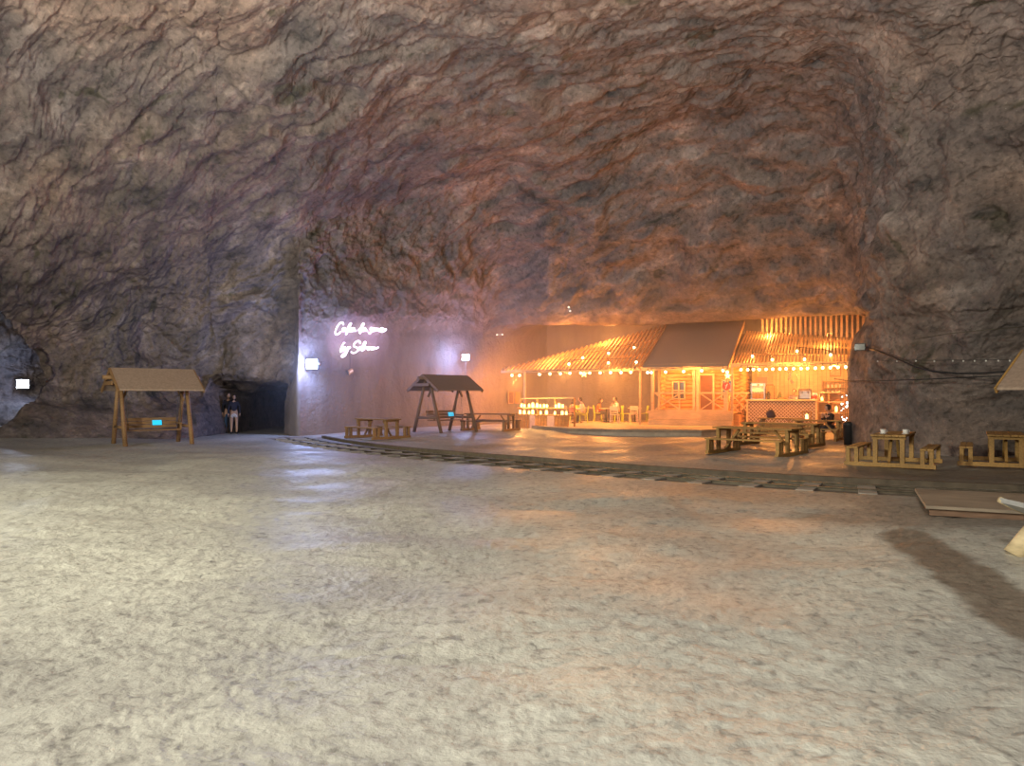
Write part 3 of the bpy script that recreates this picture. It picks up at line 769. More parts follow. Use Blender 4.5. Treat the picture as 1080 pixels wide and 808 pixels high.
# wall shelves with jars at the right of the plank wall
o_ = thing('wall_shelf', 'stacked narrow shelves on the plank wall right of the flowers', 'shelf', cafe(cafe_s(880, 3.5), 3.45, 0), -TH)
for z in (1.75, 2.05, 2.35): MB().box((0, 0, z), (1.0, .22, .04)).build('board', M['pine'], o_)
b = MB(); [b.box((x, 0, 2.05), (.03, .2, .7)) for x in (-.5, .5)]; b.build('bracket', M['pine_worn'], o_)
jar = None
for k in range(8):
    px = 873.5+(k % 4)*4.2; zz = 1.77 if k < 4 else 2.07
    p = cafe(cafe_s(px, 3.42), 3.42, zz)
    if jar is None:
        jar = thing('glass_jar', 'pale jar on the wall shelves right of the flowers', 'jar', p, 0, 'jars on the wall shelves')
        MB().lathe([(.05, 0), (.055, .12), (.04, .15)]).build('jar_body', gl, jar); MB().lathe([(.045, .15), (.045, .18)]).build('lid', M['log'], jar)
    else: dup(jar, p)
o_ = thing('hanging_picture', 'small red and beige picture high on the plank wall above the shelves', 'picture', cafe(cafe_s(881, 3.5), 3.55, 2.62), -TH)
MB().box((0, 0, .2), (.5, .03, .45)).build('frame', M['pine_worn'], o_); MB().box((0, -.02, .2), (.42, .01, .36)).build('print', plain('print', (.55, .3, .2), .7, 0, .5, 5), o_)
o_ = thing('hanging_garland', 'pink and white dried flower garland hanging on the planks above the barista', 'garland', cafe(cafe_s(833, 3.5), 3.5, 2.35), -TH)
b = MB(); random.seed(5); [b.ball((random.uniform(-.13, .13)+.05*k/10, random.uniform(-.03, .03), .7-.08*k), .05+.02*random.random()) for k in range(10)]; b.build('blossom', pink, o_)
MB().tube([(0, 0, .75), (.06, 0, -.1)], .012, 5).build('stem', M['pine_worn'], o_)

# fairy light curtain at the far right
fx = cafe(cafe_s(893.5, .9), .9, PZ-.25)
fc = thing('fairy_light_curtain', 'dark net curtain with tiny white fairy lights beside the rock edge', 'light curtain', fx, -TH)
b = MB()
for k in range(9): b.tube([(-.28+k*.07, 0, .1), (-.28+k*.07, 0, 2.0)], .008, 4)
for k in range(14): b.tube([(-.3, 0, .15+k*.14), (.3, 0, .15+k*.14)], .006, 4)
b.build('net', M['black'], fc)
M['fairy'] = glow('fairy_white', (1, .95, .95), 9)
random.seed(11)
for k in range(30): MB().ball((random.uniform(-.25, .25), -.02, random.uniform(.15, 1.95)), .022 if k % 4 else .04, 6, 4).build('bulb', M['fairy'], fc)

# lanterns --------------------------------------------------------
def lantern(label, p, w_=.3, h=.42, group=None):
    g_ = thing('lantern', label, 'lantern', p, -TH, group)
    b = MB()
    for x in (-1, 1):
        for y in (-1, 1): b.box((x*w_/2, y*w_/2, h/2), (.025, .025, h))
    b.box((0, 0, .015), (w_+.05, w_+.05, .03)).box((0, 0, h), (w_+.06, w_+.06, .03)); b.build('frame', M['log'], g_)
    MB().lathe([(.05, .03), (.055, .05), (.055, h*.6), (.0, h*.75)]).build('candle', M['warm'], g_, True)
    MB().tube([(-w_*.3, 0, h), (-w_*.2, 0, h+.12), (w_*.2, 0, h+.12), (w_*.3, 0, h)], .01, 5).build('handle', M['log'], g_)
    return g_
lantern('wooden lantern glowing inside the shelf unit behind the seated person, upper left', cafe(cafe_s(867, 1.7), 1.78, PZ+1.15), .22, .3)
lantern('tall wooden lantern glowing to the right of the seated person', cafe(cafe_s(882, 1.7), 1.78, PZ+.63), .3, .42)

# bar with glowing jar lanterns at the left of the terrace
BL = [at(541, 449, 35.5), at(600, 450.5, 33.4)]
bx0, by0 = BL[0][0]+.1, BL[0][1]; bx1, by1 = BL[1][0], BL[1][1]
bl = math.hypot(bx1-bx0, by1-by0); br = math.atan2(by1-by0, bx1-bx0)
bar = thing('bar_stand', 'orange plank bar with two lantern shelves at the left end of the terrace', 'bar', (bx0, by0, .12), br)
b = MB(); n = 16
for k in range(n): b.box(((k+.5)*bl/n, 0, .33), (bl/n*.86, .04, .64))
b.build('front_planks', M['log'], bar)
for x0_, x1_ in ((.95, 1.25), (2.0, 2.4)): MB().box(((x0_+x1_)/2, -.03, .33), (x1_-x0_, .03, .6)).build('pale_panel', M['pinkboard'], bar)
MB().box((bl/2, .1, .66), (bl, .3, .05)).build('lower_shelf', M['log'], bar)
MB().box((bl/2, .3, .98), (bl, .26, .04)).build('upper_shelf', M['log'], bar)
for x in (0, bl*.33, bl*.66, bl): MB().beam((x, .42, 0), (x, .42, 1.45), .06, .06).build('post', M['log'], bar)
MB().beam((0, .42, 1.42), (bl, .42, 1.46), .07, .05).build('top_rail', M['lath'], bar)
ca, sa = math.cos(br), math.sin(br)
def bar_pt(x, y, z): return (bx0+x*ca-y*sa, by0+x*sa+y*ca, .12+z)
jl = None
def jar_lantern(p, sc__, lab, grp):
    global jl
    if jl is None:
        jl = thing('jar_lantern', lab, 'lantern', p, 0, grp)
        MB().lathe([(.05, 0), (.06, .03), (.06, .13), (.042, .16), (.045, .18)], n=12).build('glass_jar', M['warm'], jl, True)
        MB().lathe([(.05, .18), (.05, .20)], n=12).build('rim', M['log'], jl)
        return jl
    d_ = dup(jl, p, None, lab, grp); k_ = random.uniform(.8, 1.25); d_.scale = (k_, k_, k_); return d_
tops = [.14, .3, .55, .75, .98, 1.15, 1.35, 1.5, 1.95, 2.12, 2.3]
lows = [.22, .45, .7, .9, 1.32, 1.62, 2.05, 2.42, 2.62]
for x in tops: jar_lantern(bar_pt(x*bl/2.8, .3, 1.0), 1, 'glowing glass jar lantern in the upper row of the left bar', 'jar lanterns on the upper shelf of the bar')
for x in lows: jar_lantern(bar_pt(x*bl/2.8, .08, .685), 1, 'glowing glass jar lantern in the lower row of the left bar', 'jar lanterns on the lower shelf of the bar')
# framed panels behind the bar
for px_, lab in ((538.5, 'reddish framed panel on the wall above the left end of the bar'), (545.5, 'yellow-orange framed panel on the wall beside the reddish one')):
    Yw = wallY((px_-540)/F)-.25
    o_ = thing('framed_panel', lab, 'panel', ((px_-540)/F*Yw, Yw, H-(425-HY)/F*Yw), R(52))
    MB().box((0, 0, .3), (.42, .03, .62)).build('panel', M['reddish'] if px_ < 540 else M['log'], o_)
    b = MB(); [b.box((x, -.02, .3), (.04, .05, .66)) for x in (-.22, .22)]; [b.box((0, -.02, z), (.44, .05, .04)) for z in (-.02, .62)]; b.build('frame', M['log'], o_)

# cafe tables and chairs on the terrace, left pergola
M['lime'] = plain('lime_plastic', (.60, .68, .03), .4); M['cream'] = plain('cream_plastic', (.75, .6, .42), .4)
def cafe_table(label, p, rz):
    g_ = thing('bistro_table', label, 'table', p, rz)
    b = MB(); b.box((0, 0, .735), (.66, .66, .03)); b.build('table_top', M['cream'], g_)
    MB().lathe([(.04, .02), (.035, .72)]).build('pedestal', M['black'], g_, True); MB().lathe([(.27, 0), (.26, .025), (.05, .04)]).build('foot_plate', M['black'], g_)
    return g_
chair0 = None
def chair(label, p, rz, mt='lime', group=None):
    g_ = thing('plastic_chair', label, 'chair', p, rz, group)
    mm = M[mt]
    b = MB(); b.box((0, 0, .45), (.42, .42, .03)); b.build('seat', mm, g_, bevel=.01)
    b = MB()
    for k in (-1, 1): b.box((k*.19, .21, .62), (.035, .03, .36), (R(-8), 0, 0))
    b.box((0, .235, .76), (.42, .03, .24), (R(-8), 0, 0)); b.box((0, .21, .55), (.38, .03, .05), (R(-8), 0, 0)); b.build('backrest', mm, g_)
    for x in (-1, 1):
        for y in (-1, 1): MB().beam((x*.21, y*.21, 0), (x*.18, y*.18, .44), .035, .035).build('leg', mm, g_)
    return g_
def tp(px, pyf): # terrace point whose foot is at this pixel
    Y = (H-PZ)*F/(pyf-HY); return ((px-540)/F*Y, Y, PZ)
cafe_table('square bistro table with cream top between the two people at the terrace left', tp(609, 445.5), .2)
cafe_table('square bistro table on a black pedestal between the orange-clad and the white-clad person', tp(639.5, 445.5), .1)
cafe_table('cream bistro table with stacked chairs near the cabin at the terrace back', tp(669.5, 444.9), 0)
cafe_table('empty bistro table behind the orange-clad person near the rock wall', tp(620.5, 443.9), 0)
chair('lime chair under the person in orange', tp(630.5, 444.5), R(90))
chair('lime chair at the left side of the table behind the orange-clad person', tp(614.5, 444.2), R(100))
chair('lime chair under the person in the white shirt', tp(652, 444.8), R(-90), 'lime')
chair('cream armless chair in front of the table of the white-clad person', tp(648.5, 446.6), R(160), 'cream')
chair('lime chair left of the cream bistro table near the cabin', tp(660.5, 445.2), R(90))
chair('cream chair in front of the cream bistro table near the cabin', tp(668, 446.0), R(180), 'cream')
chair('lime chair right of the cream bistro table near the cabin', tp(678.5, 444.8), R(-90))
chair('lime chair under the right-hand person of the pair beside the bar', tp(615.5, 446.3), R(-100))
chair('cream chair under the person nearest the bar', tp(602, 445.8), R(90), 'cream')
chair('lime chair pushed back between the two pairs of guests', tp(605, 443.9), R(0))
# ================================================================ wall lamps and neon
WN = Vector((11.09, 14.35, 0)).normalized(); WP = Vector((WN.y, -WN.x, 0))          # along the cut wall, and out of it (towards the hall)
if WP.y > 0: WP = -WP
def on_cut(px, py, off=.12):
    """pixel -> point standing 'off' metres out from the long cut wall"""
    q = (px-540)/F; A0 = Vector((-8.9, 30.6, 0))+WP*off
    Y = wallY(q, A0.x, A0.y); return Vector((q*Y, Y, H-(py-HY)/F*Y))
def floodlight(label, p, rz, w_=.42, h=.34, tilt=0, lit=True, stalk=0):
    g_ = thing('floodlight', label, 'floodlight', p, rz)
    MB().box((0, .05, 0), (w_, .09, h)).build('housing', M['black'], g_, bevel=.01)
    MB().box((0, -.008, 0), (w_*.9, .02, h*.86)).build('lens', M['flood'] if lit else M['dark_glass'], g_)
    b = MB(); b.tube([(-w_*.55, .06, 0), (-w_*.55, .16, 0), (w_*.55, .16, 0), (w_*.55, .06, 0)], .012, 5); b.build('bracket', M['metal'], g_)
    if stalk: MB().tube([(0, .16, 0), (0, .16, -stalk)], .025, 6).build('stalk', M['metal'], g_)
    else: MB().tube([(0, .16, 0), (0, .38, 0)], .02, 6).build('stalk', M['metal'], g_)
    return g_
p = on_cut(329, 384, .45); floodlight('larger lit blue-white floodlight on the cut rock wall, left of the neon sign', p, R(-20), .56, .44)
LF1 = p
p2 = on_cut(491, 377, .7); floodlight('smaller lit blue-white floodlight above the right end of the middle swing', p2, R(0), .38, .34, stalk=.9)
LF2 = p2
# neon lettering, in the plane of the wall
def n2(x, y): return on_cut(345+x/15.43, 330+y/15.43, .16)
org = n2(540, 430)
ns = thing('neon_sign', 'white neon script sign reading Cafea la sare by Salrom on the cut rock wall', 'neon sign', org, 0)
def smooth_line(pts, n=5):
    a = np.array(pts, float)
    out = []
    for i in range(len(a)-1):
        p0 = a[max(i-1, 0)]; p1 = a[i]; p2_ = a[i+1]; p3_ = a[min(i+2, len(a)-1)]
        for k in range(n):
            t = k/n; out.append(.5*((2*p1)+(-p0+p2_)*t+(2*p0-5*p1+4*p2_-p3_)*t*t+(-p0+3*p1-3*p2_+p3_)*t**3))
    out.append(a[-1]); return out
words = {
 'Cafea': [[(264, 196), (262, 170), (238, 156), (200, 180), (160, 235), (135, 300), (138, 345), (165, 352), (195, 335), (215, 312)],
           [(290, 252), (268, 248), (250, 272), (252, 298), (272, 290), (292, 252), (288, 295), (305, 295)],
           [(305, 295), (345, 250), (385, 190), (392, 172), (374, 176), (345, 235), (318, 310), (306, 345), (322, 335), (340, 275), (365, 268)],
           [(350, 282), (382, 268), (384, 246), (364, 250), (354, 282), (368, 302), (395, 290)],
           [(440, 250), (414, 248), (396, 275), (402, 300), (424, 290), (444, 252), (440, 296), (470, 288)]],
 'la': [[(510, 285), (560, 235), (600, 185), (588, 176), (562, 212), (538, 280), (532, 335), (548, 310), (570, 290)],
        [(624, 252), (598, 250), (580, 276), (588, 300), (608, 290), (628, 254), (624, 296), (655, 286)]],
 'sare': [[(672, 320), (692, 335), (716, 318), (712, 290), (704, 262), (724, 240), (730, 262)],
          [(775, 250), (750, 248), (733, 275), (740, 302), (760, 292), (780, 254), (776, 298), (800, 285)],
          [(800, 290), (812, 252), (822, 262), (846, 256), (838, 298), (862, 290)],
          [(862, 285), (905, 268), (902, 244), (880, 250), (868, 284), (888, 312), (925, 300), (962, 272), (930, 262)]],
 'by': [[(285, 485), (255, 515), (226, 590), (214, 632), (240, 628), (268, 590), (262, 560), (240, 575)],
        [(292, 552), (286, 590), (305, 600), (345, 556)],
        [(345, 556), (330, 620), (290, 695), (250, 718), (236, 700), (275, 665), (330, 600), (378, 560)]],
 'Salrom': [[(535, 500), (528, 466), (496, 458), (452, 490), (430, 530), (448, 552), (490, 568), (505, 600), (470, 640), (420, 655), (392, 635)],
            [(560, 560), (535, 556), (518, 585), (528, 604), (548, 596), (566, 560), (560, 600)],
            [(560, 600), (600, 545), (628, 485), (612, 475), (590, 515), (570, 580), (568, 618), (590, 600)],
            [(600, 600), (625, 555), (634, 565), (655, 560)],
            [(672, 560), (655, 580), (665, 600), (690, 590), (694, 565), (674, 560), (705, 570)],
            [(712, 600), (722, 555), (728, 600), (748, 560), (752, 598), (776, 558), (780, 590), (835, 560)]]}
for wd_, strokes in words.items():
    b = MB()
    for st_ in strokes:
        pts = [n2(*p_)-org for p_ in smooth_line(st_, 4)]
        b.tube(pts, .021, 6)
    b.build('lettering', M['neon'], ns, True)
b = MB()
for x_, y_ in ((200, 350), (330, 340), (540, 330), (740, 300), (890, 310), (240, 660), (470, 640), (600, 600), (760, 590)):
    p_ = n2(x_, y_)-org; b.tube([p_, p_-WP*.2], .012, 5)
b.build('standoff', M['metal'], ns)
p = on_cut(369, 392, .1); o_ = thing('junction_box', 'small pale box on the rock wall below the neon sign', 'box', p, math.atan2(WN.y, WN.x))
MB().box((0, 0, 0), (.3, .12, .22), (0, R(-25), 0)).build('housing', M['metal'], o_, bevel=.01); MB().box((.02, -.07, .01), (.2, .03, .08), (0, R(-25), 0)).build('cover', M['white'], o_)
MB().tube([(0, 0, .1), (.03, .02, .5), (.0, .03, .9)], .012, 5).build('cable', M['black'], o_)
# pairs of small safety lamps
def lamp_pair(label, px, py, Y, dx, dy):
    p_ = Vector(at(px, py, Y)); g_ = thing('twin_lamp', label, 'small lamp', p_)
    MB().box((0, .04, 0), (dx*.8+.03, .03, abs(dy)*.8+.03)).build('back_plate', M['metal'], g_)
    for k in (-1, 1): MB().ball((k*dx/2, 0, k*dy/2), .045).build('bulb', M['spot_'], g_)
M['spot_'] = glow('dim_white', (1, .9, .8), 1.6)
lamp_pair('pair of tiny white lamps on the cut wall left of the pergola', 527, 353, wallY(-13/F)-.45, .3, .02)
lamp_pair('pair of tiny white lamps on the rock lip above the left pergola', 600.5, 326, 38.2-1.0, .08, -.2)
# lamps and cables on the right rock
o_ = floodlight('unlit grey floodlight on the rock corner at the right end of the pergola', at(907, 366, 23.2), R(-35), .32, .22, lit=False)
cb = thing('power_cable', 'black cable sagging across the right rock face from the unlit floodlight', 'cable')
b = MB(); b.tube([at(912, 366, 23.3), at(925, 370, 22.0), at(945, 378, 21.0), at(965, 387, 20.2), at(985, 392, 19.6), at(1010, 394, 19.0), at(1040, 393.5, 18.4), at(1060, 392, 18.0), at(1110, 388, 17.0)], .025, 6); b.build('cable', M['black'], cb, True)
cb = thing('power_cable', 'thinner dark cable running level over the right rock face, crossing the sagging one', 'cable')
b = MB(); b.tube([at(880, 399.5, 26), at(897, 402, 24.0), at(930, 401.5, 21.6), at(965, 400.5, 20.4), at(1000, 399, 19.4), at(1045, 397, 18.7), at(1110, 395, 17.5)], .015, 6); b.build('cable', M['black'], cb, True)
cb = thing('wall_cable', 'thin brown cable across the upper right rock face', 'cable')
b = MB(); b.tube([at(965, 358, 19.9), at(1000, 352, 19.3), at(1040, 348, 18.8), at(1100, 343, 18)], .010, 6); b.build('cable', M['rail'], cb, True)
fs_ = thing('bulb_wire', 'thin wire with tiny unlit white bulbs along the right rock face', 'string lights')
ws = [(925.6, 381, 22.0), (946, 381, 21.1), (966, 380.7, 20.4), (985.5, 381, 19.8), (1005, 380.6, 19.4), (1016, 380.8, 19.1), (1028, 380.7, 18.9), (1040, 380.6, 18.6), (1053, 380.5, 18.3), (1065, 380.5, 18.0)]
MB().tube([at(x_, y_-.8, Y_) for x_, y_, Y_ in ws], .007, 4).build('wire', M['black'], fs_)
for w3 in ws: MB().ball(at(*w3), .024).build('bulb', M['white'], fs_)

# ================================================================ picnic tables
def picnic(name, label, p, rz, L=2.2, mt='pine', w_top=.74, off=.84, topd='pine', group=None):
    g_ = thing(name, label, 'picnic table', p, rz, group)
    m_ = M[mt]
    b = MB(); n = 5
    for k in range(n): b.box((0, -w_top/2+(k+.5)*w_top/n, .735), (L+.3, w_top/n*.95, .045))
    b.build('table_top', M[topd], g_, bevel=.006)
    for x in (-L/2, L/2): MB().box((x, 0, .68), (.08, w_top*.95, .07)).build('top_batten', m_, g_)
    for s_ in (-1, 1):
        b = MB(); [b.box((0, s_*off+dy, .435), (L+.2, .13, .045)) for dy in (-.07, .07)]; b.build('bench_seat', M[topd], g_, bevel=.006)
        for x in (-L/2, L/2):
            for dy in (-.09, .09): MB().box((x, s_*off+dy, .25), (.1, .09, .33)).build('bench_leg', m_, g_, bevel=.005)
    for x in (-L/2, L/2):
        for y in (-w_top*.38, w_top*.38): MB().box((x, y, .38), (.1, .1, .58)).build('table_leg', m_, g_, bevel=.005)
        MB().box((x, 0, .05), (.1, 2*off+.36, .1)).build('skid', m_, g_, bevel=.008)
    for x in (-1, 1): MB().beam((x*(L/2-.05), 0, .12), (x*(L/2-.5), 0, .68), .06, .06).build('brace', m_, g_)
    return g_
def place(x, y, dz=0): return (x, y, g(x, y)+dz)
picnic('picnic_table', 'wooden picnic table with attached benches below the neon sign', place(-5.15, 28.35), R(-42), 1.7, 'pine_dark', .7, .72, 'pine_dark')
picnic('picnic_table', 'wooden picnic table between the middle swing and the lantern bar', place(-.95, 32.9), R(-24), 2.0, 'pine_dark', .7, .72, 'pine_worn')
picnic('picnic_table', 'nearest of the picnic tables clustered in front of the cafe counter', place(6.95, 21.0, .01), R(-44), 2.05, 'pine', .8, .8)
picnic('picnic_table', 'middle picnic table of the cluster, behind the nearest one', place(8.95, 24.6, .01), R(-38), 2.2, 'pine', .75, .8)
picnic('picnic_table', 'rear left picnic table of the cluster, with a dark bag on it', place(11.15, 30.6), R(-30), 1.5, 'pine_dark', .7, .72)
picnic('picnic_table', 'rear right picnic table of the cluster, where the dark-clothed person sits', place(11.55, 27.9), R(-32), 1.45, 'pine', .7, .75)
# end-on tables by the right rock wall: long axis runs away from the viewer
tR = (8.93+.55, 16.9+1.1)
picnic('picnic_table', 'picnic table with two white cups on it at the foot of the right rock wall', place(9.3, 18.0), R(90-34), 1.9, 'pine', .74, .78)
picnic('picnic_table', 'picnic table cut by the right edge, next to the one with white cups', place(12.0, 18.0), R(90-32), 1.9, 'pine', .76, .80)
for px_, lab in ((931.5, 'left one of two white cups on the picnic table by the rock'), (955, 'right one of two white cups on the picnic table by the rock')):
    Y_ = 17.55 if px_ < 940 else 17.45
    x_ = (px_-540)/F*Y_
    o_ = thing('white_cup', lab, 'cup', (x_, Y_, g(x_, Y_)+.76))
    MB().lathe([(.04, .015), (.06, .03), (.065, .11), (.055, .11)]).build('cup', M['white'], o_, True)
    MB().lathe([(.06, 0), (.09, .015), (.08, .018)]).build('saucer', M['white'], o_, True); MB().tube([(.06, 0, .09), (.1, 0, .08), (.1, 0, .05), (.055, 0, .04)], .009, 6).build('handle', M['white'], o_)
lantern('small wooden lantern glowing on the picnic table before the counter', (11.2, 28.1, g(11.2, 28)+.76), .3, .3)
o_ = thing('dark_bag', 'dark crumpled bag standing on the rear left picnic table', 'bag', (10.75, 30.75, g(10.8, 30.8)+.76), .3)
b = MB(); b.lathe([(.13, 0), (.18, .08), (.17, .2), (.1, .3), (.05, .33)], n=10)
b.v = [(x*1.15+.03*math.sin(z*20), y*.8+.02*math.cos(x*30), z) for x, y, z in b.v]
M['purple'] = plain('dark_purple_cloth', (.09, .05, .08), .8); b.build('bag_body', M['purple'], o_, True)
MB().tube([(-.06, 0, .3), (-.04, 0, .4), (.05, 0, .4), (.07, 0, .3)], .012, 5).build('handle', M['black'], o_)
o_ = thing('waste_bin', 'black waste bin standing against the rock corner beside the fairy lights', 'bin', place(11.36, 24.95))
MB().lathe([(.15, 0), (.18, .66), (.2, .7), (.19, .73), (.16, .73)], n=16).build('body', M['black'], o_, True); MB().lathe([(.19, .73), (.15, .78), (.03, .8)], n=16).build('lid', M['black'], o_, True)

# ================================================================ garden swings with gable roofs
M['roof_brown'] = plain('brown_roof_felt', (.22, .17, .15), .9, 0, .18, 30)
def swing(name, label, p, rz, L=2.1, mt='pine', roof='roof_tan', W=.8, RW=1.0, RL=1.55, zr=2.55, ze=1.78, plaque=0):
    g_ = thing(name, label, 'swing', p, rz)
    m_ = M[mt]
    for x in (-L/2, L/2):
        for y in (-1, 1): MB().tube([(x, y*W, 0), (x, y*.10, 2.3)], [.075, .06], 9).build('leg', m_, g_, True)
        MB().tube([(x, -W*.72, .62), (x, W*.72, .62)], .05, 8).build('side_crossbar', m_, g_, True)
        MB().beam((x*.96, 0, 1.5), (x*.6, 0, 2.2), .07, .07).build('brace', m_, g_)
        b = MB(); b.prism([(-.5, ze+.25), (.5, ze+.25), (.12, 2.35), (-.12, 2.35)], 0, x-.02, x+.02); 
        MB().box((x*1.32, 0, ze+.2), (.04, .95, .12)).build('gable_board', m_, g_)
    MB().tube([(-L/2-.5, 0, 2.28), (L/2+.5, 0, 2.28)], .07, 9).build('ridge_beam', m_, g_, True)
    for s_ in (-1, 1):
        sl_ = math.atan2(zr-ze, RW); n = 3
        b = MB(); t_ = .05
        b.add([(x, s_*y, z) for x in (-RL, RL) for y, z in ((0, zr), (RW, ze), (RW, ze-t_), (0, zr-t_))], [(0, 1, 2, 3), (7, 6, 5, 4), (0, 4, 5, 1), (1, 5, 6, 2), (2, 6, 7, 3), (3, 7, 4, 0)])
        b.build('roof_panel', M[roof], g_)
        for x in (-RL, RL): MB().beam((x, 0, zr-.06), (x, s_*RW, ze-.06), .04, .12).build('bargeboard', m_, g_)
        MB().beam((-L/2-.3, s_*RW*.62, zr-(zr-ze)*.62-.1), (L/2+.3, s_*RW*.62, zr-(zr-ze)*.62-.1), .06, .06).build('purlin', m_, g_)
    # hanging bench
    bw = L*.8
    b = MB(); [b.box((0, -.2+k*.13, .5), (bw, .11, .03)) for k in range(4)]; b.build('seat', m_, g_)
    b = MB(); [b.box((0, .27+k*.03, .62+k*.12), (bw, .03, .10)) for k in range(3)]; b.build('backrest', m_, g_)
    for x in (-bw/2, bw/2):
        b = MB(); b.box((x, 0, .72), (.06, .55, .05)).box((x, -.2, .6), (.05, .05, .22)); b.build('armrest', m_, g_)
        for y in (-.2, .25): MB().tube([(x, y, .72), (x*1.02, 0, 2.22)], .012, 5).build('hanging_chain', M['metal'], g_)
    if plaque: MB().box((plaque, .24, .74), (.30, .02, .17), (R(-14), 0, R(-1))).build('plaque', M['cyan'], g_, label='bright cyan rectangle')
    return g_
swing('roofed_swing', 'roofed wooden swing with tan roof and cyan plaque at the left, near the rubble', (-12.28, 25.3, g(-12.2, 25.3)), R(42), 2.1, 'pine_dark', 'roof_tan', .72, 1.05, 1.34, 2.6, 1.88, .2)
swing('roofed_swing', 'brown A-frame swing with grey roof in the middle, in front of the orange-lit wall', (-2.85, 31.7, g(-2.8, 31.7)), R(48), 2.05, 'pine_worn', 'roof_brown', .85, .98, 1.3, 2.44, 1.8, .55)
swing('roofed_swing', 'swing with tan roof whose eave juts in at the right edge above the tables', (11.15, 13.55, g(11.1, 13.5)), R(-58), 2.1, 'pine', 'roof_tan', .8, 1.1, 1.6, 2.6, 1.82)

# ================================================================ rail track and ramp
tr = thing('railway_track', 'narrow rail track crossing the floor from the tunnel to the wooden ramp', 'rail track')
def offs(pts, d):
    out = []
    for i in range(len(pts)):
        t_ = pts[min(i+1, len(pts)-1)]-pts[max(i-1, 0)]; t_ = t_/np.hypot(*t_); out.append((pts[i][0]-t_[1]*d, pts[i][1]+t_[0]*d))
    return out
for d in (-.36, .36):
    q_ = offs(TP, d); b = MB()
    prof = [(-.045, .0), (.045, .0), (.045, .012), (.012, .02), (.012, .07), (.03, .08), (.03, .1), (-.03, .1), (-.03, .08), (-.012, .07), (-.012, .02), (-.045, .012)]
    vs_ = []; fs2 = []; n = len(prof)
    for i, (x_, y_) in enumerate(q_):
        a_ = np.array(q_[min(i+1, len(q_)-1)])-np.array(q_[max(i-1, 0)]); a_ = a_/np.hypot(*a_)
        for u_, z_ in prof: vs_.append((x_-a_[1]*u_, y_+a_[0]*u_, z_-.085+g(x_, y_)))
    for i in range(len(q_)-1):
        for j in range(n): fs2.append((i*n+j, i*n+(j+1) % n, (i+1)*n+(j+1) % n, (i+1)*n+j))
    b.add(vs_, fs2).build('rail', M['rail'], tr)
acc = 0; last = TP[0]; nxt = .4
M['sleeper'] = plain('grey_sleeper', (.30, .27, .23), .8, 0, .25, 5, .02)
for k in range(1, len(TP)):
    seg = TP[k]-TP[k-1]; L_ = np.hypot(*seg)
    while nxt < acc+L_:
        c_ = TP[k-1]+seg*((nxt-acc)/L_); an = math.atan2(seg[1], seg[0])
        if c_[0] < 13 and not (7.6 < c_[0] < 12):
            MB().box((c_[0]+math.sin(an)*.12, c_[1]-math.cos(an)*.12, g(*c_)-.045), (.30, 1.45, .08), (0, 0, an+random.uniform(-.05, .05))).build('sleeper', M['sleeper'], tr, bevel=.01)
        nxt += .95
    acc += L_
# a low timber kerb behind the track
kb = thing('track_kerb', 'dark low timber edging along the far side of the rail track', 'edging')
q_ = offs(TP[6:], .98); b = MB()
for p_, r_ in zip(q_[:-1], q_[1:]): b.beam((*p_, g(*p_)+.015), (*r_, g(*r_)+.015), .16, .11)
b.build('timber', plain('dark_timber', (.10, .075, .05), .8, 0, .3, 5), kb)
rm = thing('wooden_ramp', 'flat grey-brown wooden ramp laid over the rail track at the right', 'ramp', (8.24, 10.30, 0), R(-25))
b = MB()
for k in range(6): b.box((0, -.95+k*.36, .115-.001*k), (4.5, .352, .045))
b.build('deck_board', M['board'], rm, bevel=.005)
for y in (-1.02, 0, .98): MB().box((0, y, .045), (4.4, .1, .09)).build('joist', M['pine_worn'], rm)

# hollowed log seat at the right edge
ls = thing('log_bench', 'curved pale half-log bench on splayed stump legs at the right edge', 'bench', (5.98, 7.38, g(5.9, 7.7)), R(-3))
pr = []
for k in range(13):
    a_ = -1+2*k/12; pr.append((a_*.85, .31+.27*abs(a_)**1.7))
b = MB(); th = .05
vs_ = []; fs2 = []; m2 = 7
for j in range(m2):
    y_ = -.38+.76*j/(m2-1)
    for x_, z_ in pr: vs_.append((x_, y_+.02*math.sin(x_*7), z_))
    for x_, z_ in reversed(pr): vs_.append((x_, y_+.02*math.sin(x_*7), z_-th))
n = 26
for j in range(m2-1):
    for i in range(n): fs2.append((j*n+i, j*n+(i+1) % n, (j+1)*n+(i+1) % n, (j+1)*n+i))
fs2 += [tuple(range(n)), tuple((m2-1)*n+i for i in range(n-1, -1, -1))]
M['pale_log'] = wood('pale_yellow_log', (.62, .50, .30), .25, (2, 2, 8))
b.add(vs_, fs2).build('seat', plain('grey_worn_log', (.34, .34, .33), .55, 0, .2, 6), ls)
bk = MB()
for s_ in (-1, 1):
    pts = [(x_, s_*.385, z_-.02) for x_, z_ in pr]
    pts = [(x_, s_*.385+(.02*math.sin(x_*7)), z_) for x_, _, z_ in pts]
    MB().tube(pts, .034, 8).build('bark_edge', M['pale_log'], ls, True)
for sx in (-1, 1):
    for sy in (-1, 1): MB().tube([(sx*.78, sy*.24, 0), (sx*.55, sy*.2, .38)], [.115, .08], 12).build('leg', M['pale_log'], ls, True)

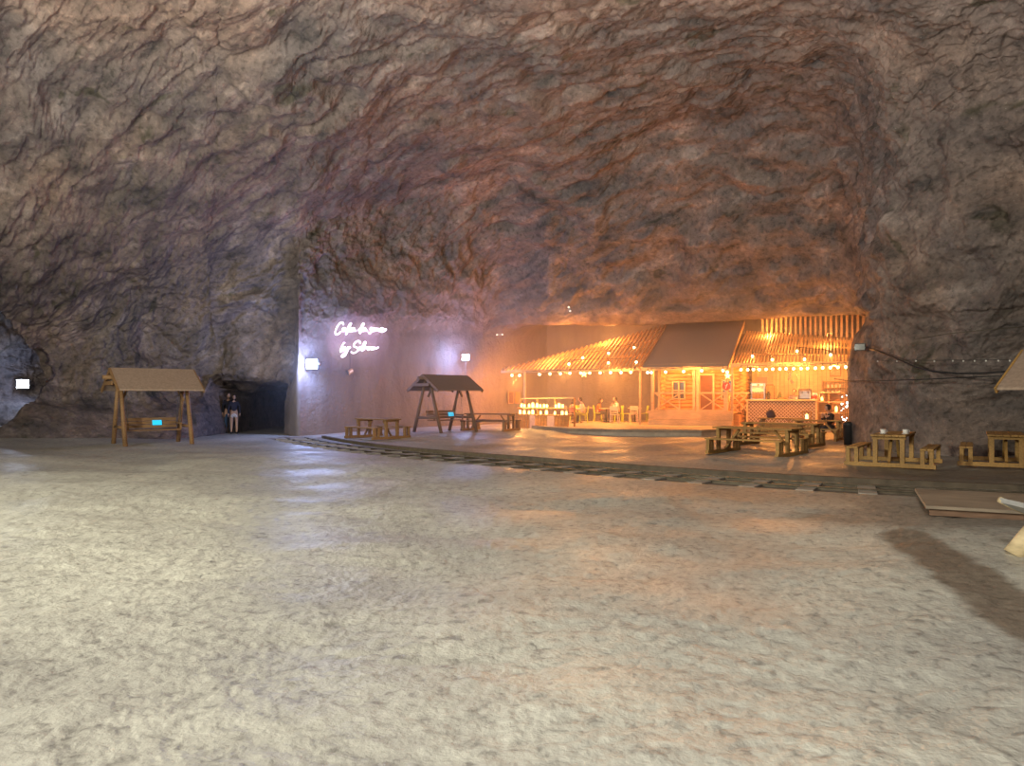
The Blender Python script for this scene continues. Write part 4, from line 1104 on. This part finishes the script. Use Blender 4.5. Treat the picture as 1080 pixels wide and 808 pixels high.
# floodlight in the far left side cave, and a tiny cyan sign
LF3 = at(24, 405, 33.2)
floodlight('lit white floodlight deep in the side cave at the far left', LF3, R(25), .5, .42)
o_ = thing('cyan_plaque', 'tiny cyan sign at the left edge on the rubble', 'sign', at(1, 458, 26.2), 0)
MB().box((0, 0, 0), (.22, .02, .14)).build('panel', M['cyan'], o_); MB().tube([(0, .02, .05), (0, .02, -.7)], .015, 5).build('post', M['metal'], o_)
p = at(306, 424, 32.2); o_ = thing('wall_tag', 'tiny white tag on the dark side wall of the tunnel', 'tag', p, R(60))
MB().box((0, 0, 0), (.08, .02, .16)).build('plate', M['spot_'], o_); MB().box((0, .02, 0), (.1, .02, .18)).build('backing', M['metal'], o_)
# ================================================================ people
SK = plain('skin', (.62, .38, .26), .55, 0, .06, 20, .001)
HAIR = plain('dark_hair', (.03, .018, .012), .6)
_mats = {}
def cloth(c):
    if c not in _mats: _mats[c] = plain('cloth', c, .85, 0, .1, 14, .003)
    return _mats[c]
def skin_mesh(chains, name, mat, parent, sub=1, extra=None):
    """chains: lists of (x,y,z,r); points equal in position are welded, the first point is the root"""
    vs = []; rs = []; es = []
    def idx_(p):
        for i, v in enumerate(vs):
            if (Vector(v)-Vector(p[:3])).length < 1e-4: return i
        vs.append(tuple(p[:3])); rs.append(p[3]); return len(vs)-1
    for ch in chains:
        ii = [idx_(p) for p in ch]
        es += [(a_, b_2) for a_, b_2 in zip(ii[:-1], ii[1:])]
    me = bpy.data.meshes.new(name); me.from_pydata(vs, es, []); o = bpy.data.objects.new(name, me); C.objects.link(o)
    md = o.modifiers.new('skin', 'SKIN'); md.use_smooth_shade = True
    lay = me.skin_vertices[0] if len(me.skin_vertices) else None
    if lay is None:
        bm = bmesh.new(); bm.from_mesh(me); bm.verts.layers.skin.verify(); bm.to_mesh(me); bm.free(); lay = me.skin_vertices[0]
    for i, r in enumerate(rs): lay.data[i].radius = (r, r); lay.data[i].use_root = (i == 0)
    ss = o.modifiers.new('sub', 'SUBSURF'); ss.levels = ss.render_levels = sub
    dg = bpy.context.evaluated_depsgraph_get(); dg.update()
    me2 = bpy.data.meshes.new_from_object(o.evaluated_get(dg))
    bpy.data.objects.remove(o)
    if extra is not None:
        bm = bmesh.new(); bm.from_mesh(me2)
        t_ = bpy.data.meshes.new('t'); t_.from_pydata(extra.v, [], extra.f); bm.from_mesh(t_)
        bmesh.ops.recalc_face_normals(bm, faces=bm.faces); bm.to_mesh(me2); bm.free()
        me2.polygons.foreach_set('use_smooth', [True]*len(me2.polygons))
    me2.materials.clear(); me2.materials.append(mat)
    for p_ in me2.polygons: p_.material_index = 0
    o2 = bpy.data.objects.new(name, me2); C.objects.link(o2); o2.parent = parent; return o2
def person(label, loc, rz, pose='stand', top=(.5, .5, .5), legs=(.05, .06, .12), shorts=False, long_hair=False, hgt=1.7, arms='down', hood=False, apron=False):
    """faces local -y"""
    g_ = thing('person', label, 'person', loc, rz); k = hgt/1.7
    S = lambda *p: (p[0]*k, p[1]*k, p[2]*k, (p[3] if len(p) > 3 else 0)*k)
    sit = pose == 'sit'
    pz = .50 if sit else .92
    lean = -.10 if pose in ('sit',) else (-.14 if pose == 'lean' else 0)
    def T(x, y, z, r): # torso point, leaning forward
        return S(x, y+lean*(z-pz)/.5, z, r)
    pel = S(0, 0, pz, .135); wa = T(0, 0, pz+.18, .115); ch_ = T(0, 0, pz+.36, .135); nk = T(0, 0, pz+.52, .058); hb = T(0, -.01, pz+.60, .055)
    shL = [T(s_*.17, 0, pz+.46, .062) for s_ in (-1, 1)]
    def arm(i, s_):
        if arms == 'down': return [T(s_*.23, .02, pz+.20, .042), T(s_*.24, -.03, pz-.03, .030), T(s_*.24, -.05, pz-.11, .034)]
        if arms == 'table': return [T(s_*.25, -.08, pz+.24, .042), T(s_*.15, -.30, pz+.22, .030), T(s_*.10, -.38, pz+.23, .034)]
        if arms == 'face': return [T(s_*.24, -.12, pz+.22, .042), T(s_*.13, -.24, pz+.36, .030), T(s_*.08, -.24, pz+.46, .034)]
    def leg(s_):
        if sit: return [S(s_*.10, -.03, pz-.02, .098), S(s_*.13, -.43, pz, .068), S(s_*.13, -.44, .26, .052), S(s_*.13, -.40, .075, .036), S(s_*.14, -.55, .035, .030)]
        return [S(s_*.10, 0, pz-.06, .098), S(s_*.11, -.02, .50, .064), S(s_*.11, .01, .30, .054), S(s_*.11, .02, .075, .036), S(s_*.12, -.14, .035, .030)]
    chains = [[pel, wa, ch_, nk, hb]]
    for i, s_ in enumerate((-1, 1)):
        a_ = arm(i, s_); chains.append([ch_, shL[i]]+a_); chains.append([pel]+leg(s_))
    # head with face, and the fingers
    ex = MB(); hc = T(0, -.03, pz+.71, 0)[:3]
    ex.ball(hc, (.078*k, .095*k, .115*k), 16, 12)
    ex.v = [(x, y, z) if z > hc[2]-.03*k else (hc[0]+(x-hc[0])*.88, y, z) for x, y, z in ex.v]
    ex.ball((hc[0], hc[1]-.095*k, hc[2]-.015*k), (.014*k, .022*k, .024*k)); ex.ball((hc[0], hc[1]-.083*k, hc[2]-.058*k), (.026*k, .012*k, .009*k))
    for s_ in (-1, 1): ex.ball((hc[0]+s_*.079*k, hc[1]+.01*k, hc[2]-.005*k), (.012*k, .02*k, .03*k))
    for i, s_ in enumerate((-1, 1)):
        a_ = arm(i, s_); w1_ = Vector(a_[1][:3]); w2_ = Vector(a_[2][:3]); d_ = (w2_-w1_).normalized(); sd = Vector((1, 0, 0)) if arms != 'down' else Vector((0, 1, 0))
        for f_ in range(4):
            o0 = w2_+sd*((f_-1.5)*.019*k); l_ = (.07, .08, .075, .06)[f_]*k
            m1_ = o0+d_*l_*.6; m2_ = m1_+(d_*.7+Vector((-s_*.5, 0, -.3)) ).normalized()*l_*.5
            ex.tube([o0, m1_, m2_], [.010*k, .009*k, .007*k], 6)
        th_ = w2_-d_*.03*k+sd*(-.035*k); ex.tube([th_+sd*.02*k, th_-sd*.012*k+d_*.03*k, th_-sd*.012*k+d_*.055*k], [.012*k, .011*k, .008*k], 6)
    skin_mesh(chains, 'body', SK, g_, 1, ex)
    e = MB()
    for s_ in (-1, 1): e.ball((hc[0]+s_*.030*k, hc[1]-.086*k, hc[2]+.012*k), (.013*k, .008*k, .008*k), 6, 5)
    e.build('eyes', M['black'], g_, True)
    # hair cap, built as a shell over the back and top of the head
    hb_ = MB(); hb_.ball((hc[0], hc[1]+.018*k, hc[2]+.022*k), (.092*k, .100*k, .112*k), 16, 12)
    hb_.v = [(x, y if y > hc[1]-.05*k or z > hc[2]+.07*k else hc[1]-.05*k, z) for x, y, z in hb_.v]
    if long_hair: hb_.tube([(hc[0], hc[1]+.06*k, hc[2]), (hc[0], hc[1]+.085*k, hc[2]-.14*k), (hc[0], hc[1]+.1*k, hc[2]-.28*k)], [.085*k, .085*k, .05*k], 12)
    if hood: hb_.v = [((x-hc[0])*1.12+hc[0], (y-hc[1])*1.1+hc[1]+.01, (z-hc[2])*1.08+hc[2]) for x, y, z in hb_.v]
    hb_.build('hair', HAIR if not hood else cloth(top), g_, True)
    up_ = lambda p, d_: (p[0], p[1], p[2], p[3]+d_*k)
    sh = [[up_(T(0, 0, pz+.02, .14), .01), up_(wa, .018), up_(ch_, .016), T(0, 0, pz+.49, .075)]]
    for i, s_ in enumerate((-1, 1)):
        a_ = arm(i, s_); sh.append([up_(ch_, .016), up_(shL[i], .014), up_(a_[0], .014), up_(a_[1], .012)])
    skin_mesh(sh, 'jacket' if not apron else 'shirt', cloth(top), g_, 1)
    lg = [[up_(pel, .012), up_(S(0, 0, pz+.06, .13), .008)]]
    for s_ in (-1, 1):
        L_ = leg(s_)
        if shorts: mid = tuple(L_[0][j]*.45+L_[1][j]*.55 for j in range(4)); lg.append([up_(pel, .012), up_(L_[0], .016), up_(mid, .022)])
        else: lg.append([up_(pel, .012), up_(L_[0], .012), up_(L_[1], .012), up_(L_[2], .012), up_(L_[3], .016)])
    skin_mesh(lg, 'shorts' if shorts else 'trousers', cloth(legs), g_, 1)
    for s_ in (-1, 1):
        L_ = leg(s_); fx_, fy_ = L_[3][0], L_[3][1]
        MB().ball((fx_, fy_-.07*k, .045*k), (.048*k, .135*k, .045*k), 10, 6).build('shoe', M['black'], g_, True)
    if apron:
        MB().prism([(-.16, pz-.1), (.16, pz-.1), (.14, pz+.3), (-.14, pz+.3)], 1, -.175, -.16).build('apron', cloth((.12, .1, .12)), g_)
    return g_
person('standing person in dark top and white shorts in the tunnel mouth', (-12.25, 32.6, 0), R(20), 'stand', (.03, .03, .05), (.75, .70, .68), True, True, 1.68)
person('standing person in dark jacket and blue jeans, left of the one in white shorts', (-12.62, 32.9, 0), R(35), 'stand', (.02, .02, .03), (.04, .08, .16), False, False, 1.75)
x, y, z = tp(630.5, 444.5); person('seated person in an orange top at the bistro table, long dark hair', (x, y, z-.03), R(80), 'sit', (1.0, .13, .01), (.06, .06, .08), False, True, 1.66, 'table')
x, y, z = tp(652, 444.8); person('seated person in a white shirt facing the one in orange', (x, y, z-.03), R(-80), 'sit', (.85, .72, .66), (.05, .05, .07), False, False, 1.76, 'face')
x, y, z = tp(615.5, 446.3); person('seated person in a pale pink shirt at the table next to the bar', (x, y, z-.03), R(-85), 'sit', (.85, .58, .50), (.3, .28, .1), False, False, 1.75, 'table')
x, y, z = tp(602, 445.8); person('seated person in a reddish top beside the lantern bar, back to the bar', (x, y, z-.03), R(85), 'sit', (.70, .28, .2), (.06, .06, .08), False, True, 1.65, 'table')
x, y, z = cafe(cafe_s(837.5, 2.45), 2.45, PZ); person('barista in a grey-purple shirt bending over behind the counter', (x, y, z), R(-20), 'lean', (.20, .17, .24), (.05, .05, .07), False, False, 1.68, 'table', apron=True)
# dark-clothed guest on the far bench of the rear right picnic table
a_ = R(-32); px_, py_ = 11.55+.35*math.cos(a_)-.75*math.sin(a_), 27.9+.35*math.sin(a_)+.75*math.cos(a_)
person('person in a dark hooded jacket hunched on the bench of the rear right picnic table', (px_, py_, g(px_, py_)-.04), R(-78), 'sit', (.035, .02, .02), (.04, .04, .05), False, False, 1.74, 'face', hood=True)
# ================================================================ camera, light, view
cam = bpy.data.cameras.new('camera'); co = bpy.data.objects.new('camera', cam); C.objects.link(co)
co.location = (0, 0, H); co.rotation_euler = (R(90), 0, 0)
cam.sensor_width = 36; cam.lens = 36*F/1080; cam.shift_y = 14/1080; cam.clip_end = 300
sc = bpy.context.scene; sc.camera = co
w = bpy.data.worlds.new('world'); sc.world = w; w.use_nodes = True
w.node_tree.nodes['Background'].inputs[0].default_value = (.01, .01, .012, 1)
# the hall's floodlights, out of view
lamp('AREA', (-13, 3, 5.0), (1.0, .98, .78), 1850, 1.0, (-7, 10, 0), None).data.spread = R(140)
lamp('AREA', (-10, 4, 2.5), (1.0, .95, .82), 1600, 2, (-10, 12, 12), None).data.spread = R(125)
lamp('AREA', (1, 5, 2.8), (1.0, .90, .82), 1250, 2, (0, 12, 12), None).data.spread = R(125)
lamp('AREA', (-1, -3, 8.5), (1.0, .97, .88), 900, 2.5, (0, 4, 0), None).data.spread = R(150)
lamp('AREA', (-6, -9, 5.5), (1.0, .93, .84), 450, 3, (0, 20, 5), None)
# light of the lamps that are in view
WARM = (1.0, .36, .075)
for s_, t_, z_, w_ in ((-6.8, .2, 2.4, 300), (-4.4, 1.2, 2.9, 380), (-2.2, 1.5, 2.8, 380), (-1, -.6, 2.7, 150), (1.2, .5, 2.8, 90), (3.2, .5, 2.8, 90), (5.3, .3, 2.9, 190), (7, 1.2, 2.9, 170), (8.6, .5, 2.9, 190), (7, -.6, 2.8, 150), (2.5, -.8, 2.7, 120)):
    x_, y_, _ = cafe(s_, t_); lamp('POINT', (x_, y_, z_), WARM, w_*1.5, .08)
for s_, t_, z_, w_ in ((5.5, 4.4, 4.9, 130), (8.3, 2.2, 4.35, 90), (-2.5, 3.2, 5.0, 170), (-4.6, 1.6, 4.8, 60), (6.5, 1.8, 4.6, 50)):
    x_, y_, _ = cafe(s_, t_); lamp('POINT', (x_, y_, z_), WARM, w_*1.5, .1)
for x_ in (.4, 1.4, 2.3): lamp('POINT', bar_pt(x_, -.15, 1.1), (1, .5, .14), 60, .06)
BLUE = (.34, .46, 1.0)
lamp('POINT', tuple(LF1+Vector((.1, -.45, 0))), BLUE, 480, .15)
lamp('POINT', tuple(LF2+Vector((0, -.45, 0))), BLUE, 300, .12)
for x_ in (260, 760): lamp('POINT', tuple(n2(x_, 430)+WP*.5), (.62, .42, 1.0), 45, .3)
lamp('POINT', (LF3[0]+.15, LF3[1]-.45, LF3[2]), (.45, .6, 1.0), 60, .12)
# thin dusty haze hanging in the cafe recess
hm = bpy.data.materials.new('dust_haze'); hm.use_nodes = True; hn = hm.node_tree
hn.nodes.remove(hn.nodes['Principled BSDF']); vs_n = hn.nodes.new('ShaderNodeVolumeScatter')
vs_n.inputs['Density'].default_value = .024; vs_n.inputs['Anisotropy'].default_value = .2
hn.links.new(vs_n.outputs[0], hn.nodes['Material Output'].inputs['Volume'])
hz = MB(); hz.prism([(-11.5, 29.3), (16, 25.6), (20.5, 38.5), (2.4, 46)], 2, -.3, 6.4)
ho = hz.build('haze', hm); tag(ho, 'thin dusty haze glowing orange and blue around the cafe lamps', 'haze'); ho['kind'] = 'stuff'
v = sc.view_settings; v.view_transform = 'Standard'; v.look = 'None'; v.exposure = 0; v.gamma = 1; v.use_curve_mapping = False
cy = sc.cycles; cy.use_denoising = True; cy.max_bounces = 5; cy.diffuse_bounces = 4; cy.glossy_bounces = 2; cy.transmission_bounces = 4
cy.sample_clamp_indirect = 6; cy.sample_clamp_direct = 0; cy.use_light_tree = True; cy.caustics_reflective = False; cy.caustics_refractive = False
